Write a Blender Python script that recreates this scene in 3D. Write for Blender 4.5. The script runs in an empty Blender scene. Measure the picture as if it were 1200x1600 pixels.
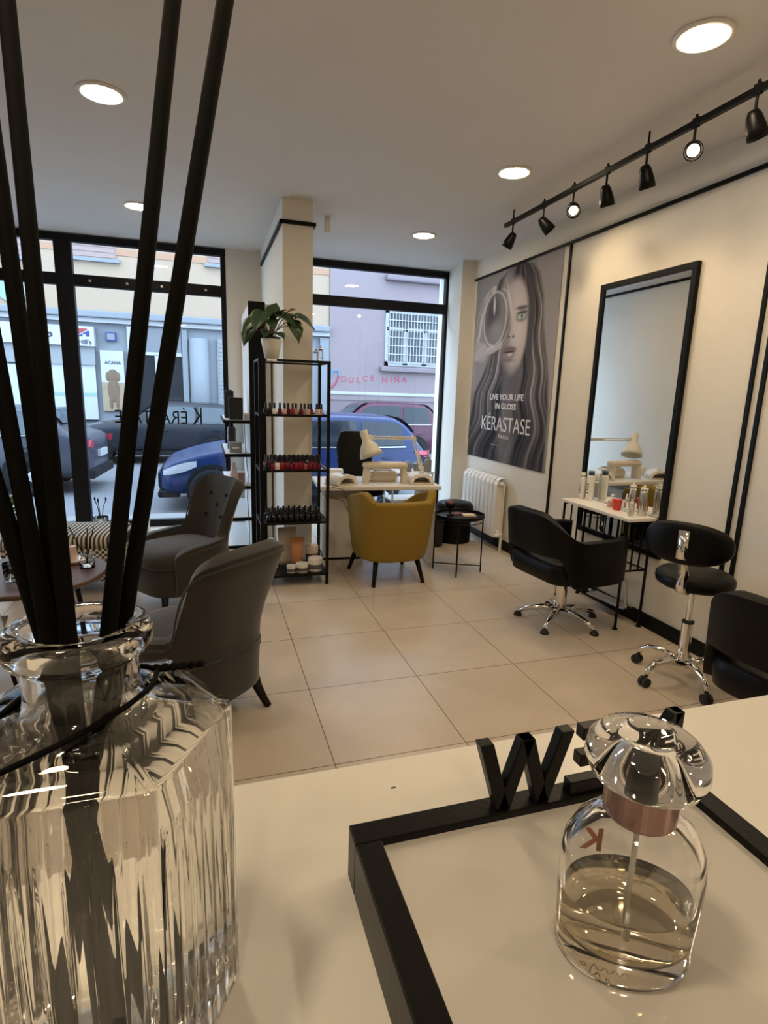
import bpy, bmesh, math, random
import numpy as np
from mathutils import Vector, Matrix, Euler
random.seed(7)
R = math.radians
SC = bpy.context.scene
COL = SC.collection

# ------------------------------------------------------------------ camera
cam_d = bpy.data.cameras.new('camera')
cam_d.sensor_fit = 'HORIZONTAL'
cam_d.sensor_width = 36.0
cam_d.lens = 36.0 * 880.23 / 1200.0
cam_d.clip_start = 0.01
cam_d.clip_end = 200
cam_o = bpy.data.objects.new('camera', cam_d)
COL.objects.link(cam_o)
_r = Vector((0.95456685, -0.29637714, 0.03102771))
_u = Vector((0.03215657, 0.20595949, 0.97803203))
_f = Vector((0.29625679, 0.9325992, -0.20613258))
cam_o.matrix_world = Matrix(((_r.x, _u.x, -_f.x, 0), (_r.y, _u.y, -_f.y, 0), (_r.z, _u.z, -_f.z, 1.485), (0, 0, 0, 1)))
SC.camera = cam_o

# ------------------------------------------------------------------ sky, exposure, lamp strengths
world = bpy.data.worlds.new('sky')
SC.world = world
world.use_nodes = True
bgn = world.node_tree.nodes['Background']
bgn.inputs[0].default_value = (0.55, 0.745, 1.0, 1)
bgn.inputs[1].default_value = 7.0
SC.view_settings.view_transform = 'Standard'
SC.view_settings.look = 'None'
SC.view_settings.exposure = 0.16
SC.view_settings.gamma = 1.0
SC.view_settings.use_curve_mapping = False
DOWN_STRENGTH = 102.0
DOWN_COLOR = (1.0, 0.79, 0.525)
SPOT_WATT = 6.0
SPOT_COLOR = (1.0, 0.72, 0.40)
try:
    SC.cycles.blur_glossy = 0.6
    SC.cycles.max_bounces = 14
    SC.cycles.transmission_bounces = 14
    SC.cycles.transparent_max_bounces = 12
    SC.cycles.sample_clamp_indirect = 60.0
except Exception:
    pass

# ------------------------------------------------------------------ helpers
def mat(name, color, rough=0.5, metal=0.0, noise=0.0, nscale=30.0, spec=None, trans=0.0, ior=1.45,
        emit=None, estr=0.0, bump=0.0, bscale=200.0, coat=0.0, alpha=1.0):
    m = bpy.data.materials.new(name)
    m.use_nodes = True
    nt = m.node_tree
    b = nt.nodes['Principled BSDF']
    b.inputs['Base Color'].default_value = (*color, 1)
    b.inputs['Roughness'].default_value = rough
    b.inputs['Metallic'].default_value = metal
    b.inputs['Transmission Weight'].default_value = trans
    b.inputs['IOR'].default_value = ior
    b.inputs['Coat Weight'].default_value = coat
    b.inputs['Coat Roughness'].default_value = 0.08
    if spec is not None:
        b.inputs['Specular IOR Level'].default_value = spec
    if emit:
        b.inputs['Emission Color'].default_value = (*emit, 1)
        b.inputs['Emission Strength'].default_value = estr
    if noise or bump:
        tc = nt.nodes.new('ShaderNodeTexCoord')
    if noise:
        n = nt.nodes.new('ShaderNodeTexNoise')
        n.inputs['Scale'].default_value = nscale
        n.inputs['Detail'].default_value = 5
        nt.links.new(tc.outputs['Object'], n.inputs['Vector'])
        mx = nt.nodes.new('ShaderNodeMix')
        mx.data_type = 'RGBA'
        mx.inputs['A'].default_value = (*[c * (1 - noise) for c in color], 1)
        mx.inputs['B'].default_value = (*[min(1, c * (1 + noise)) for c in color], 1)
        nt.links.new(n.outputs['Fac'], mx.inputs['Factor'])
        nt.links.new(mx.outputs['Result'], b.inputs['Base Color'])
    if bump:
        n2 = nt.nodes.new('ShaderNodeTexNoise')
        n2.inputs['Scale'].default_value = bscale
        n2.inputs['Detail'].default_value = 3
        nt.links.new(tc.outputs['Object'], n2.inputs['Vector'])
        bp = nt.nodes.new('ShaderNodeBump')
        bp.inputs['Strength'].default_value = bump
        bp.inputs['Distance'].default_value = 0.002
        nt.links.new(n2.outputs['Fac'], bp.inputs['Height'])
        nt.links.new(bp.outputs['Normal'], b.inputs['Normal'])
    return m

def bm():
    return bmesh.new()

def box(b, x0, x1, y0, y1, z0, z1):
    v = [b.verts.new(p) for p in ((x0, y0, z0), (x1, y0, z0), (x1, y1, z0), (x0, y1, z0),
                                  (x0, y0, z1), (x1, y0, z1), (x1, y1, z1), (x0, y1, z1))]
    for f in ((3, 2, 1, 0), (4, 5, 6, 7), (0, 1, 5, 4), (1, 2, 6, 5), (2, 3, 7, 6), (3, 0, 4, 7)):
        b.faces.new([v[i] for i in f])
    return v

def prism(b, pts, axis, a0, a1):
    """polygon pts (2D) extruded along axis from a0 to a1; 'x': pts=(y,z), 'y': pts=(x,z), 'z': pts=(x,y)"""
    def mk(p, a):
        return {'x': (a, p[0], p[1]), 'y': (p[0], a, p[1]), 'z': (p[0], p[1], a)}[axis]
    lo = [b.verts.new(mk(p, a0)) for p in pts]
    hi = [b.verts.new(mk(p, a1)) for p in pts]
    n = len(pts)
    b.faces.new(lo[::-1]); b.faces.new(hi)
    for i in range(n):
        b.faces.new((lo[i], lo[(i + 1) % n], hi[(i + 1) % n], hi[i]))

def lathe(b, prof, seg=32, c=(0, 0), close=True, sx=1.0, sy=1.0):
    """prof: list of (r, z)"""
    rings = []
    for r, z in prof:
        if r < 1e-6:
            rings.append([b.verts.new((c[0], c[1], z))])
        else:
            rings.append([b.verts.new((c[0] + sx * r * math.cos(2 * math.pi * i / seg), c[1] + sy * r * math.sin(2 * math.pi * i / seg), z)) for i in range(seg)])
    for a, d in zip(rings[:-1], rings[1:]):
        for i in range(seg):
            j = (i + 1) % seg
            if len(a) == 1 and len(d) == 1:
                continue
            if len(a) == 1:
                b.faces.new((a[0], d[j], d[i]))
            elif len(d) == 1:
                b.faces.new((a[i], a[j], d[0]))
            else:
                b.faces.new((a[i], a[j], d[j], d[i]))
    if close:
        if len(rings[0]) > 1:
            b.faces.new(rings[0][::-1])
        if len(rings[-1]) > 1:
            b.faces.new(rings[-1])

def tube(b, pts, r, seg=8, cap=True, closed=False):
    """swept tube; r is a number or a list"""
    P = [Vector(p) for p in pts]
    n = len(P)
    rs = r if isinstance(r, (list, tuple)) else [r] * n
    rings = []
    up = None
    for i in range(n):
        if closed:
            t = (P[(i + 1) % n] - P[i - 1])
        else:
            t = P[min(i + 1, n - 1)] - P[max(i - 1, 0)]
        t.normalize()
        if up is None:
            up = Vector((0, 0, 1)) if abs(t.z) < 0.9 else Vector((1, 0, 0))
        s = t.cross(up)
        if s.length < 1e-6:
            s = t.cross(Vector((0, 1, 0)))
        s.normalize()
        up = s.cross(t)
        rings.append([b.verts.new(P[i] + rs[i] * (math.cos(2 * math.pi * k / seg) * s + math.sin(2 * math.pi * k / seg) * up)) for k in range(seg)])
    m = n if closed else n - 1
    for i in range(m):
        a, d = rings[i], rings[(i + 1) % n]
        for k in range(seg):
            j = (k + 1) % seg
            b.faces.new((a[k], d[k], d[j], a[j]))
    if cap and not closed:
        b.faces.new(rings[0]); b.faces.new(rings[-1][::-1])

def bar(b, p0, p1, w, h=None):
    """square bar between two points"""
    h = h or w
    tube(b, [p0, p1], [w * 0.7071, w * 0.7071], seg=4)

def grid(b, pts):
    """pts[i][j] -> quads"""
    vs = [[b.verts.new(p) for p in row] for row in pts]
    for i in range(len(vs) - 1):
        for j in range(len(vs[0]) - 1):
            b.faces.new((vs[i][j], vs[i + 1][j], vs[i + 1][j + 1], vs[i][j + 1]))
    return vs

def loft(b, rings, cap=True):
    vs = [[b.verts.new(p) for p in r] for r in rings]
    n = len(vs[0])
    for a, d in zip(vs[:-1], vs[1:]):
        for i in range(n):
            j = (i + 1) % n
            b.faces.new((a[i], a[j], d[j], d[i]))
    if cap:
        b.faces.new(vs[0][::-1]); b.faces.new(vs[-1])

def rrect(w, d, r, n=5, cx=0.0, cy=0.0):
    out = []
    for qx, qy, a0 in ((1, 1, 0), (-1, 1, 90), (-1, -1, 180), (1, -1, 270)):
        for k in range(n + 1):
            a = R(a0 + 90 * k / n)
            out.append((cx + qx * (w / 2 - r) + r * math.cos(a), cy + qy * (d / 2 - r) + r * math.sin(a)))
    return out

def ellipsoid(b, c, rx, ry, rz, seg=16, rings=10):
    lathe_pts = [(math.sin(math.pi * i / rings), -math.cos(math.pi * i / rings)) for i in range(rings + 1)]
    start = len(b.verts)
    lathe(b, [(p[0] if 0 < i < rings else 0, p[1]) for i, p in enumerate(lathe_pts)], seg=seg, close=False)
    b.verts.ensure_lookup_table()
    for v in list(b.verts)[start:]:
        v.co = Vector((c[0] + v.co.x * rx, c[1] + v.co.y * ry, c[2] + v.co.z * rz))

def obj(name, b, m, parent=None, smooth=False, bevel=0.0, subsurf=0, solid=0.0, seg=2, loc=None, rot=None, kind=None, label=None, fix=True):
    if fix:
        bmesh.ops.recalc_face_normals(b, faces=b.faces[:])
    me = bpy.data.meshes.new(name)
    b.to_mesh(me); b.free()
    if smooth:
        for p in me.polygons:
            p.use_smooth = True
    me.materials.append(m)
    o = bpy.data.objects.new(name, me)
    COL.objects.link(o)
    if parent:
        o.parent = parent
    if loc is not None:
        o.location = loc
    if rot is not None:
        o.rotation_euler = rot
    if solid:
        md = o.modifiers.new('solid', 'SOLIDIFY'); md.thickness = solid; md.offset = 0
    if bevel:
        md = o.modifiers.new('bevel', 'BEVEL'); md.width = bevel; md.segments = seg; md.limit_method = 'ANGLE'; md.angle_limit = R(40)
    if subsurf:
        md = o.modifiers.new('sub', 'SUBSURF'); md.levels = subsurf; md.render_levels = subsurf
    if kind:
        o['kind'] = kind
    if label:
        o['label'] = label
    return o

def thing(name, label, cat, loc=(0, 0, 0), rotz=0.0, group=None):
    o = bpy.data.objects.new(name, None)
    o.empty_display_size = 0.05
    COL.objects.link(o)
    o.location = loc
    o.rotation_euler = (0, 0, rotz)
    o['label'] = label; o['category'] = cat
    if group:
        o['group'] = group
    return o

def tag(o, label, cat, group=None):
    o['label'] = label; o['category'] = cat
    if group:
        o['group'] = group
    return o

def struct(name, b, m, parent=None, **kw):
    o = obj(name, b, m, parent, **kw)
    if parent is None:
        o['kind'] = 'structure'
    return o

def dup(root, loc, rotz, label, group=None, scale=None):
    r = root.copy(); COL.objects.link(r)
    r.location = loc; r.rotation_euler = (0, 0, rotz)
    r['label'] = label
    if group:
        r['group'] = group
    if scale:
        r.scale = (scale,) * 3
    for ch in list(root.children):
        c = ch.copy(); COL.objects.link(c); c.parent = r
        for g in list(ch.children):
            d = g.copy(); COL.objects.link(d); d.parent = c
    return r

def text(name, s, size, m, parent=None, loc=(0, 0, 0), rot=(R(90), 0, 0), extrude=0.001, sx=1.0, align='CENTER', bold=0.0, space=1.0):
    cu = bpy.data.curves.new(name, 'FONT')
    cu.body = s; cu.size = size; cu.extrude = extrude; cu.align_x = align; cu.offset = bold; cu.space_character = space
    tmp = bpy.data.objects.new(name, cu)
    COL.objects.link(tmp)
    bpy.context.view_layer.update()
    me = bpy.data.meshes.new_from_object(tmp.evaluated_get(bpy.context.evaluated_depsgraph_get()))
    bpy.data.objects.remove(tmp); bpy.data.curves.remove(cu)
    me.materials.clear(); me.materials.append(m)
    o = bpy.data.objects.new(name, me)
    COL.objects.link(o)
    if parent:
        o.parent = parent
    o.location = loc; o.rotation_euler = rot; o.scale = (sx, 1, 1)
    return o

ORD = ['first', 'second', 'third', 'fourth', 'fifth', 'sixth', 'seventh', 'eighth', 'ninth', 'tenth', 'eleventh', 'twelfth', 'thirteenth', 'fourteenth', 'fifteenth', 'sixteenth']

# ------------------------------------------------------------------ materials
M_WALL = mat('wall_paint', (0.76, 0.72, 0.64), 0.7, noise=0.03, nscale=6, bump=0.15, bscale=180)
M_CEIL = mat('ceiling_paint', (0.76, 0.74, 0.725), 0.8, noise=0.03, nscale=3)
M_BLACK = mat('black_paint', (0.0025, 0.0025, 0.0025), 0.45, spec=.2, noise=0.2, nscale=40)
M_BLKMETAL = mat('black_metal', (0.003, 0.0028, 0.0028), 0.4, spec=.2, noise=0.2, nscale=50)
M_FRAME = mat('window_frame_grey', (0.008, 0.008, 0.010), 0.5, spec=.2, noise=0.15, nscale=20)
M_WHITE = mat('white_lacquer', (0.80, 0.77, 0.71), 0.35, noise=0.02, nscale=8)
M_WPLAST = mat('white_plastic', (0.82, 0.79, 0.73), 0.3, noise=0.02, nscale=15)
M_CREAM = mat('cream_leather', (0.72, 0.63, 0.50), 0.5, noise=0.05, nscale=20)
M_CHROME = mat('chrome', (0.80, 0.78, 0.75), 0.09, metal=1.0, noise=0.03, nscale=20)
M_STEEL = mat('brushed_steel', (0.60, 0.58, 0.55), 0.28, metal=1.0, noise=0.05, nscale=60)
M_BLKLEA = mat('black_leather', (0.0018, 0.0017, 0.0016), 0.42, spec=.2, noise=0.2, nscale=40, bump=0.2, bscale=300)
M_GREY = mat('grey_velvet', (0.040, 0.037, 0.034), 0.9, spec=.15, noise=0.14, nscale=120, bump=0.3, bscale=600)
M_YELLOW = mat('mustard_fabric', (0.27, 0.17, 0.02), 0.8, noise=0.10, nscale=150, bump=0.3, bscale=700)
M_WOODLEG = mat('dark_leg_wood', (0.006, 0.005, 0.0045), 0.4, spec=.25, noise=0.3, nscale=30)
M_WOOD = mat('walnut_wood', (0.10, 0.052, 0.036), 0.35, noise=0.3, nscale=12)
M_BULB = mat('lit_bulb', (1, 1, 1), 0.5, emit=(1.0, 0.78, 0.48), estr=14)
M_DISC = mat('lit_diffuser', (1, 1, 1), 0.5, emit=DOWN_COLOR, estr=DOWN_STRENGTH)
M_RUBBER = mat('black_rubber', (0.012, 0.012, 0.012), 0.6, noise=0.2, nscale=50)
M_GLASS = mat('clear_glass', (1, 1, 1), 0.0, trans=1.0, ior=1.47)
M_SMALLGLASS = mat('thin_clear_glass', (0.95, 0.97, 0.97), 0.03, trans=1.0, ior=1.2)

def pane_material():
    m = bpy.data.materials.new('window_pane_glass')
    m.use_nodes = True
    nt = m.node_tree
    nt.nodes.clear()
    out = nt.nodes.new('ShaderNodeOutputMaterial')
    tr = nt.nodes.new('ShaderNodeBsdfTransparent')
    tr.inputs[0].default_value = (0.93, 0.95, 0.96, 1)
    gl = nt.nodes.new('ShaderNodeBsdfGlossy')
    gl.inputs['Roughness'].default_value = 0.01
    fr = nt.nodes.new('ShaderNodeFresnel')
    fr.inputs[0].default_value = 1.5
    mx = nt.nodes.new('ShaderNodeMixShader')
    nt.links.new(fr.outputs[0], mx.inputs[0])
    nt.links.new(tr.outputs[0], mx.inputs[1])
    nt.links.new(gl.outputs[0], mx.inputs[2])
    nt.links.new(mx.outputs[0], out.inputs[0])
    return m
M_PANE = pane_material()

def tile_material():
    m = mat('beige_floor_tiles', (0.45, 0.37, 0.27), 0.30)
    nt = m.node_tree
    b = nt.nodes['Principled BSDF']
    tc = nt.nodes.new('ShaderNodeTexCoord')
    sep = nt.nodes.new('ShaderNodeSeparateXYZ')
    nt.links.new(tc.outputs['Object'], sep.inputs[0])
    def mth(op, a, bb):
        n = nt.nodes.new('ShaderNodeMath'); n.operation = op
        for i, q in enumerate((a, bb)):
            if isinstance(q, (int, float)):
                n.inputs[i].default_value = q
            else:
                nt.links.new(q, n.inputs[i])
        return n.outputs[0]
    def line(sock, off, size, half):
        a = mth('DIVIDE', mth('SUBTRACT', sock, off), size)
        fr = mth('FRACT', mth('ADD', a, 100.5), 0)
        d = mth('ABSOLUTE', mth('SUBTRACT', fr, 0.5), 0)
        return mth('LESS_THAN', d, half / size), mth('FLOOR', mth('ADD', a, 100.0), 0)
    gx, ix = line(sep.outputs[0], 0.456, 0.585, 0.0024)
    gy, iy = line(sep.outputs[1], 1.987, 0.611, 0.0024)
    g = mth('MAXIMUM', gx, gy)
    n1 = nt.nodes.new('ShaderNodeTexNoise'); n1.inputs['Scale'].default_value = 3.2; n1.inputs['Detail'].default_value = 8; n1.inputs['Roughness'].default_value = 0.6
    n2 = nt.nodes.new('ShaderNodeTexNoise'); n2.inputs['Scale'].default_value = 60; n2.inputs['Detail'].default_value = 4
    cmb = nt.nodes.new('ShaderNodeCombineXYZ')
    nt.links.new(ix, cmb.inputs[0]); nt.links.new(iy, cmb.inputs[1])
    wn = nt.nodes.new('ShaderNodeTexWhiteNoise'); wn.noise_dimensions = '3D'
    nt.links.new(cmb.outputs[0], wn.inputs['Vector'])
    va = nt.nodes.new('ShaderNodeVectorMath'); va.operation = 'MULTIPLY_ADD'
    nt.links.new(cmb.outputs[0], va.inputs[0]); va.inputs[1].default_value = (7.3, 3.1, 0); nt.links.new(tc.outputs['Object'], va.inputs[2])
    nt.links.new(va.outputs[0], n1.inputs['Vector'])
    nt.links.new(tc.outputs['Object'], n2.inputs['Vector'])
    f = mth('ADD', mth('MULTIPLY', n1.outputs['Fac'], 0.65), mth('ADD', mth('MULTIPLY', n2.outputs['Fac'], 0.2), mth('MULTIPLY', wn.outputs[0], 0.12)))
    cr = nt.nodes.new('ShaderNodeValToRGB')
    cr.color_ramp.elements[0].position = 0.25; cr.color_ramp.elements[0].color = (0.50, 0.415, 0.315, 1)
    cr.color_ramp.elements[1].position = 0.75; cr.color_ramp.elements[1].color = (0.66, 0.565, 0.45, 1)
    nt.links.new(f, cr.inputs[0])
    mx = nt.nodes.new('ShaderNodeMix'); mx.data_type = 'RGBA'
    nt.links.new(g, mx.inputs['Factor'])
    nt.links.new(cr.outputs[0], mx.inputs['A'])
    mx.inputs['B'].default_value = (0.15, 0.11, 0.07, 1)
    nt.links.new(mx.outputs['Result'], b.inputs['Base Color'])
    return m
M_TILE = tile_material()

M_GREY.node_tree.nodes['Principled BSDF'].inputs['Sheen Weight'].default_value = .35
M_GREY.node_tree.nodes['Principled BSDF'].inputs['Sheen Roughness'].default_value = .45

# ------------------------------------------------------------------ room shell
XR, XL, YW, YB, ZC = 2.78, -4.2, 6.42, -2.6, 2.88
b = bm(); box(b, XL - .1, XR + .1, YB - .1, YW + .12, -0.1, 0.0); struct('floor', b, M_TILE)
b = bm(); box(b, XL - .1, XR + .1, YB - .1, YW + .25, ZC, ZC + 0.12); struct('ceiling', b, M_CEIL)
b = bm(); box(b, XR, XR + .12, YB - .1, YW + .25, 0, ZC); struct('wall_right', b, M_WALL)
b = bm(); box(b, XL - .12, XL, YB - .1, YW + .25, 0, ZC); struct('wall_left', b, M_WALL)
b = bm(); box(b, XL, XR, YB - .12, YB, 0, ZC); struct('wall_back', b, M_WALL)
# pier beside the poster, thin partition between the windows, pier beside the left window
b = bm(); prism(b, [(2.625, 5.80), (XR, 5.80), (XR, YW + .25), (2.73, YW + .25), (2.73, YW - .04)], 'z', 0, ZC); struct('wall_corner', b, M_WALL)
b = bm(); box(b, 0.59, 0.82, 4.58, YW + .25, 0, ZC); struct('wall_partition', b, M_WALL)
b = bm(); box(b, 0.24, 0.59, YW - .02, YW + .25, 0, ZC); struct('wall_front', b, M_WALL)

# baseboard and black trims
b = bm(); box(b, XR - .014, XR, YB, 5.80, 0, 0.095); struct('baseboard_right', b, M_BLACK, bevel=.003)
b = bm(); box(b, 2.611, XR - .014, 5.786, 5.80, 0, 0.095); struct('baseboard_corner', b, M_BLACK)
b = bm(); box(b, 0.576, 0.59, 4.566, YW - .03, 0, 0.08); box(b, .576, .834, 4.566, 4.58, 0, .08); box(b, .82, .834, 4.58, YW - .05, 0, .08); struct('baseboard_partition', b, M_BLACK)
b = bm(); box(b, XR - .014, XR, YB, 5.79, 2.672, 2.694); struct('trim_1', b, M_BLACK)
b = bm(); box(b, XR - .014, XR, 4.095, 4.117, 0.095, 2.672); struct('trim_2', b, M_BLACK)
for i, y in enumerate((2.355, 2.288)):
    b = bm(); box(b, XR - .014, XR, y - .011, y + .011, 0.095, 2.672); struct('trim_%d' % (3 + i), b, M_BLACK)
b = bm()
box(b, .568, .59, 4.558, 6.18, 2.70, 2.725); box(b, .568, .84, 4.558, 4.58, 2.70, 2.725); box(b, .82, .84, 4.58, 6.18, 2.70, 2.725)
struct('trim_5', b, M_BLACK)

# ------------------------------------------------------------------ windows
def window(name, x0, x1, mull, z1=2.87):
    root = bpy.data.objects.new(name, None); COL.objects.link(root)
    root['kind'] = 'structure'; root.location = (x0, YW, 0)
    L = x1 - x0
    b = bm(); box(b, 0, L, -.03, .05, z1 - .065, z1); box(b, 0, L, -.03, .05, 0.0, .07)
    box(b, 0, .05, -.03, .05, .07, z1 - .065); box(b, L - .05, L, -.03, .05, .07, z1 - .065)
    obj('window_frame', b, M_FRAME, root, bevel=.004)
    b = bm(); box(b, .05, L - .05, -.028, .048, 2.41, 2.515); obj('transom', b, M_FRAME, root, bevel=.004)
    xs = [.05]
    for mx in mull:
        b = bm(); box(b, mx - .075 - x0, mx + .075 - x0, -.035, .052, .07, z1 - .065); obj('mullion', b, M_FRAME, root, bevel=.004)
        xs += [mx - .075 - x0, mx + .075 - x0]
    xs.append(L - .05)
    for i in range(0, len(xs), 2):
        for za, zb in ((.07, 2.41), (2.515, z1 - .065)):
            b = bm(); vs = [b.verts.new(p) for p in ((xs[i], .01, za), (xs[i + 1], .01, za), (xs[i + 1], .01, zb), (xs[i], .01, zb))]
            b.faces.new(vs)
            obj('pane', b, M_PANE, root, fix=False)
    return root
W1 = window('window_1', -4.2, 0.24, (-2.85, -1.25))
W2 = window('window_2', 0.82, 2.75, ())
for i, x in enumerate((-1.03, -.70, -.38, .04)):
    b = bm(); lathe(b, [(0, 0), (.013, 0), (.013, .004), (.007, .007), (0, .007)], 14)
    obj('screw_cap', b, M_STEEL, W1, loc=(x + 4.2, -.028, 2.462), rot=(R(90), 0, 0))
text('lettering', 'K', 0.27, M_BLACK, W1, loc=(4.2 - .085, .012, 1.09), rot=(R(90), 0, R(180)), extrude=.001, sx=.62)
text('lettering', 'ÉRASTASE', 0.195, M_BLACK, W1, loc=(4.2 - .54, .012, 1.10), rot=(R(90), 0, R(180)), extrude=.001, sx=.83)

# ------------------------------------------------------------------ the street outside
M_ROAD = mat('asphalt', (0.1116, 0.1116, 0.119), 0.8, noise=0.12, nscale=12, bump=0.3, bscale=120)
M_PAVE = mat('pavement_concrete', (0.1562, 0.1525, 0.1488), 0.85, noise=0.12, nscale=8)
M_BEIGE = mat('beige_render', (0.2848, 0.2083, 0.144), 0.9, noise=0.05, nscale=4)
M_BAND = mat('peach_band', (0.2848, 0.1637, 0.0982), 0.9, noise=0.05, nscale=5)
M_STONE = mat('grey_stone_cladding', (0.1562, 0.1674, 0.1786), 0.7, noise=0.08, nscale=5)
M_PINK = mat('pink_render', (0.1833, 0.1423, 0.1449), 0.9, noise=0.05, nscale=2.5)
M_PINKD = mat('pink_stone', (0.1562, 0.1228, 0.1302), 0.85, noise=0.06, nscale=6)
M_EXTWHITE = mat('white_exterior_paint', (0.2976, 0.2976, 0.2976), 0.6, noise=0.03, nscale=8)
M_SHUTTER = mat('roller_shutter_slats', (0.2251, 0.1562, 0.1369), 0.7, noise=0.05, nscale=10)
M_SHUTG = mat('grey_shutter_slats', (0.186, 0.1934, 0.1934), 0.6, noise=0.05, nscale=10)
M_DARKGLASS = mat('dark_window_glass', (0.0186, 0.0205, 0.0242), 0.05, noise=0.2, nscale=2)
M_SIGN = mat('sign_white', (0.3162, 0.3199, 0.3274), 0.4, noise=0.02, nscale=6)
M_SIGNTXT = mat('sign_dark_lettering', (0.0112, 0.013, 0.0335), 0.5, noise=0.1, nscale=10)
M_RED = mat('red_print', (0.2232, 0.0186, 0.0223), 0.5, noise=0.1, nscale=10)
M_BLUEP = mat('blue_print', (0.0112, 0.0223, 0.1302), 0.5, noise=0.1, nscale=10)
M_GREENP = mat('pale_green_print', (0.1674, 0.2678, 0.2306), 0.5, noise=0.1, nscale=10)
M_DOG = mat('brown_dog_print', (0.1116, 0.067, 0.0372), 0.6, noise=0.4, nscale=6)
M_GRAF = mat('red_graffiti', (0.26, 0.045, 0.075), 0.8, noise=0.1, nscale=10)
M_GRAFB = mat('blue_graffiti', (0.07, 0.17, 0.32), 0.8, noise=0.1, nscale=10)

ZS = -0.36
b = bm(); box(b, -16, 18, 8.15, 16.6, ZS - .1, ZS); struct('road', b, M_ROAD)
b = bm(); box(b, -16, 18, YW + .25, 8.15, ZS - .1, ZS + .13); struct('sidewalk_near', b, M_PAVE)
b = bm(); box(b, -16, 18, 16.6, 20.0, ZS - .1, ZS + .13); struct('sidewalk_far', b, M_PAVE)
YF = 18.0

bld = thing('building', 'beige rendered building with grey stone shopfronts across the street', 'building', (0, YF, ZS + .13))
zb = ZS + .13
def bp(name, m, x0, x1, y0, y1, z0, z1, parent=bld, **kw):
    b = bm(); box(b, x0, x1, y0, y1, z0 - zb, z1 - zb)
    return obj(name, b, m, parent, **kw)
bp('upper_wall', M_BEIGE, -11, 3.74, 0, 2.0, 3.45, 9.0)
bp('stone_wall', M_STONE, -11, 3.74, .08, 2.0, zb, 3.15)
bp('cornice', M_STONE, -11, 3.74, -.25, 2.0, 3.27, 3.45, bevel=.03)
bp('cornice_ledge', M_EXTWHITE, -11, 3.74, -.12, .3, 3.15, 3.27)
bp('peach_stripe', M_BAND, -11, 3.74, -.02, 0, 4.95, 5.12)
for k, (x0, x1, zz) in enumerate(((-3.45, -2.2, 4.82), (.18, 1.5, 4.95), (-5.6, -4.35, 4.70), (2.35, 3.0, 5.6))):
    w = bp('window', M_SHUTTER, x0, x1, -.03, .05, zz, 6.6)
    b = bm()
    for q in range(12):
        box(b, x0 + .03, x1 - .03, -.045, -.03, zz - zb + .04 + q * .13, zz - zb + .14 + q * .13)
    obj('shutter_slats', b, M_SHUTTER, w)
    b = bm(); box(b, x0 - .08, x1 + .08, -.12, .02, zz - zb - .09, zz - zb); obj('sill', b, M_STONE, w)
# shop sign band
sg = bp('shop_sign', M_SIGN, -8.6, -2.86, -.22, .05, 2.50, 3.02, bevel=.01)
zt = 2.62 - zb
text('lettering', 'E', .33, M_SIGNTXT, sg, loc=(-4.77, -.222, zt - .01), bold=.012)
text('lettering', 'L', .33, M_SIGNTXT, sg, loc=(-4.40, -.222, zt - .01), bold=.012)
text('lettering', 'B', .33, M_SIGNTXT, sg, loc=(-3.95, -.222, zt - .03), bold=.012)
text('lettering', 'VAT', .13, M_GREENP, sg, loc=(-3.95, -.222, 2.90 - zb))
lg = bp('logo_panel', M_SIGN, -3.35, -2.87, -.235, -.21, 2.50, 3.02, parent=sg)
b = bm(); prism(b, [(-3.24, 2.80 - zb), (-3.02, 2.93 - zb), (-3.02, 2.96 - zb), (-3.24, 2.96 - zb)], 'y', -.24, -.235); obj('logo_red_mark', b, M_RED, sg)
b = bm(); prism(b, [(-3.24, 2.77 - zb), (-3.02, 2.90 - zb), (-2.97, 2.90 - zb), (-2.97, 2.75 - zb), (-3.06, 2.75 - zb), (-3.06, 2.81 - zb), (-3.14, 2.81 - zb), (-3.14, 2.75 - zb), (-3.24, 2.75 - zb)], 'y', -.24, -.235); obj('logo_blue_mark', b, M_BLUEP, sg)
text('lettering', "Hill's", .17, M_SIGNTXT, sg, loc=(-3.10, -.237, 2.55 - zb), bold=.006)
# round sign above
b = bm(); lathe(b, [(0, 0), (.42, 0), (.42, .05), (0, .05)], 32); obj('round_sign', b, M_GREENP, bld, loc=(-4.75, -.02, 3.95 - zb), rot=(R(90), 0, 0))
# shop front left of the pilaster
bp('shop_window', M_DARKGLASS, -8.6, -2.95, -.02, .1, .45, 1.95)
bp('awning_strip', M_SHUTG, -8.6, -2.9, -.1, .05, 2.0, 2.5)
bp('window_decal', M_SIGN, -4.05, -2.92, -.04, -.03, .50, 2.05)
bp('green_decal', M_GREENP, -4.05, -2.92, -.05, -.045, 1.15, 1.24)
bp('window_decal', M_GREENP, -4.55, -4.15, -.04, -.03, .9, 2.0)
bp('white_decal', M_SIGN, -4.50, -4.2, -.05, -.04, 1.2, 1.7)
bp('blue_poster', M_BLUEP, -5.5, -5.0, -.04, -.03, 1.0, 1.5)
bp('door_leaf', M_SIGN, -5.4, -4.62, -.05, -.04, zb, 1.95)
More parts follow.
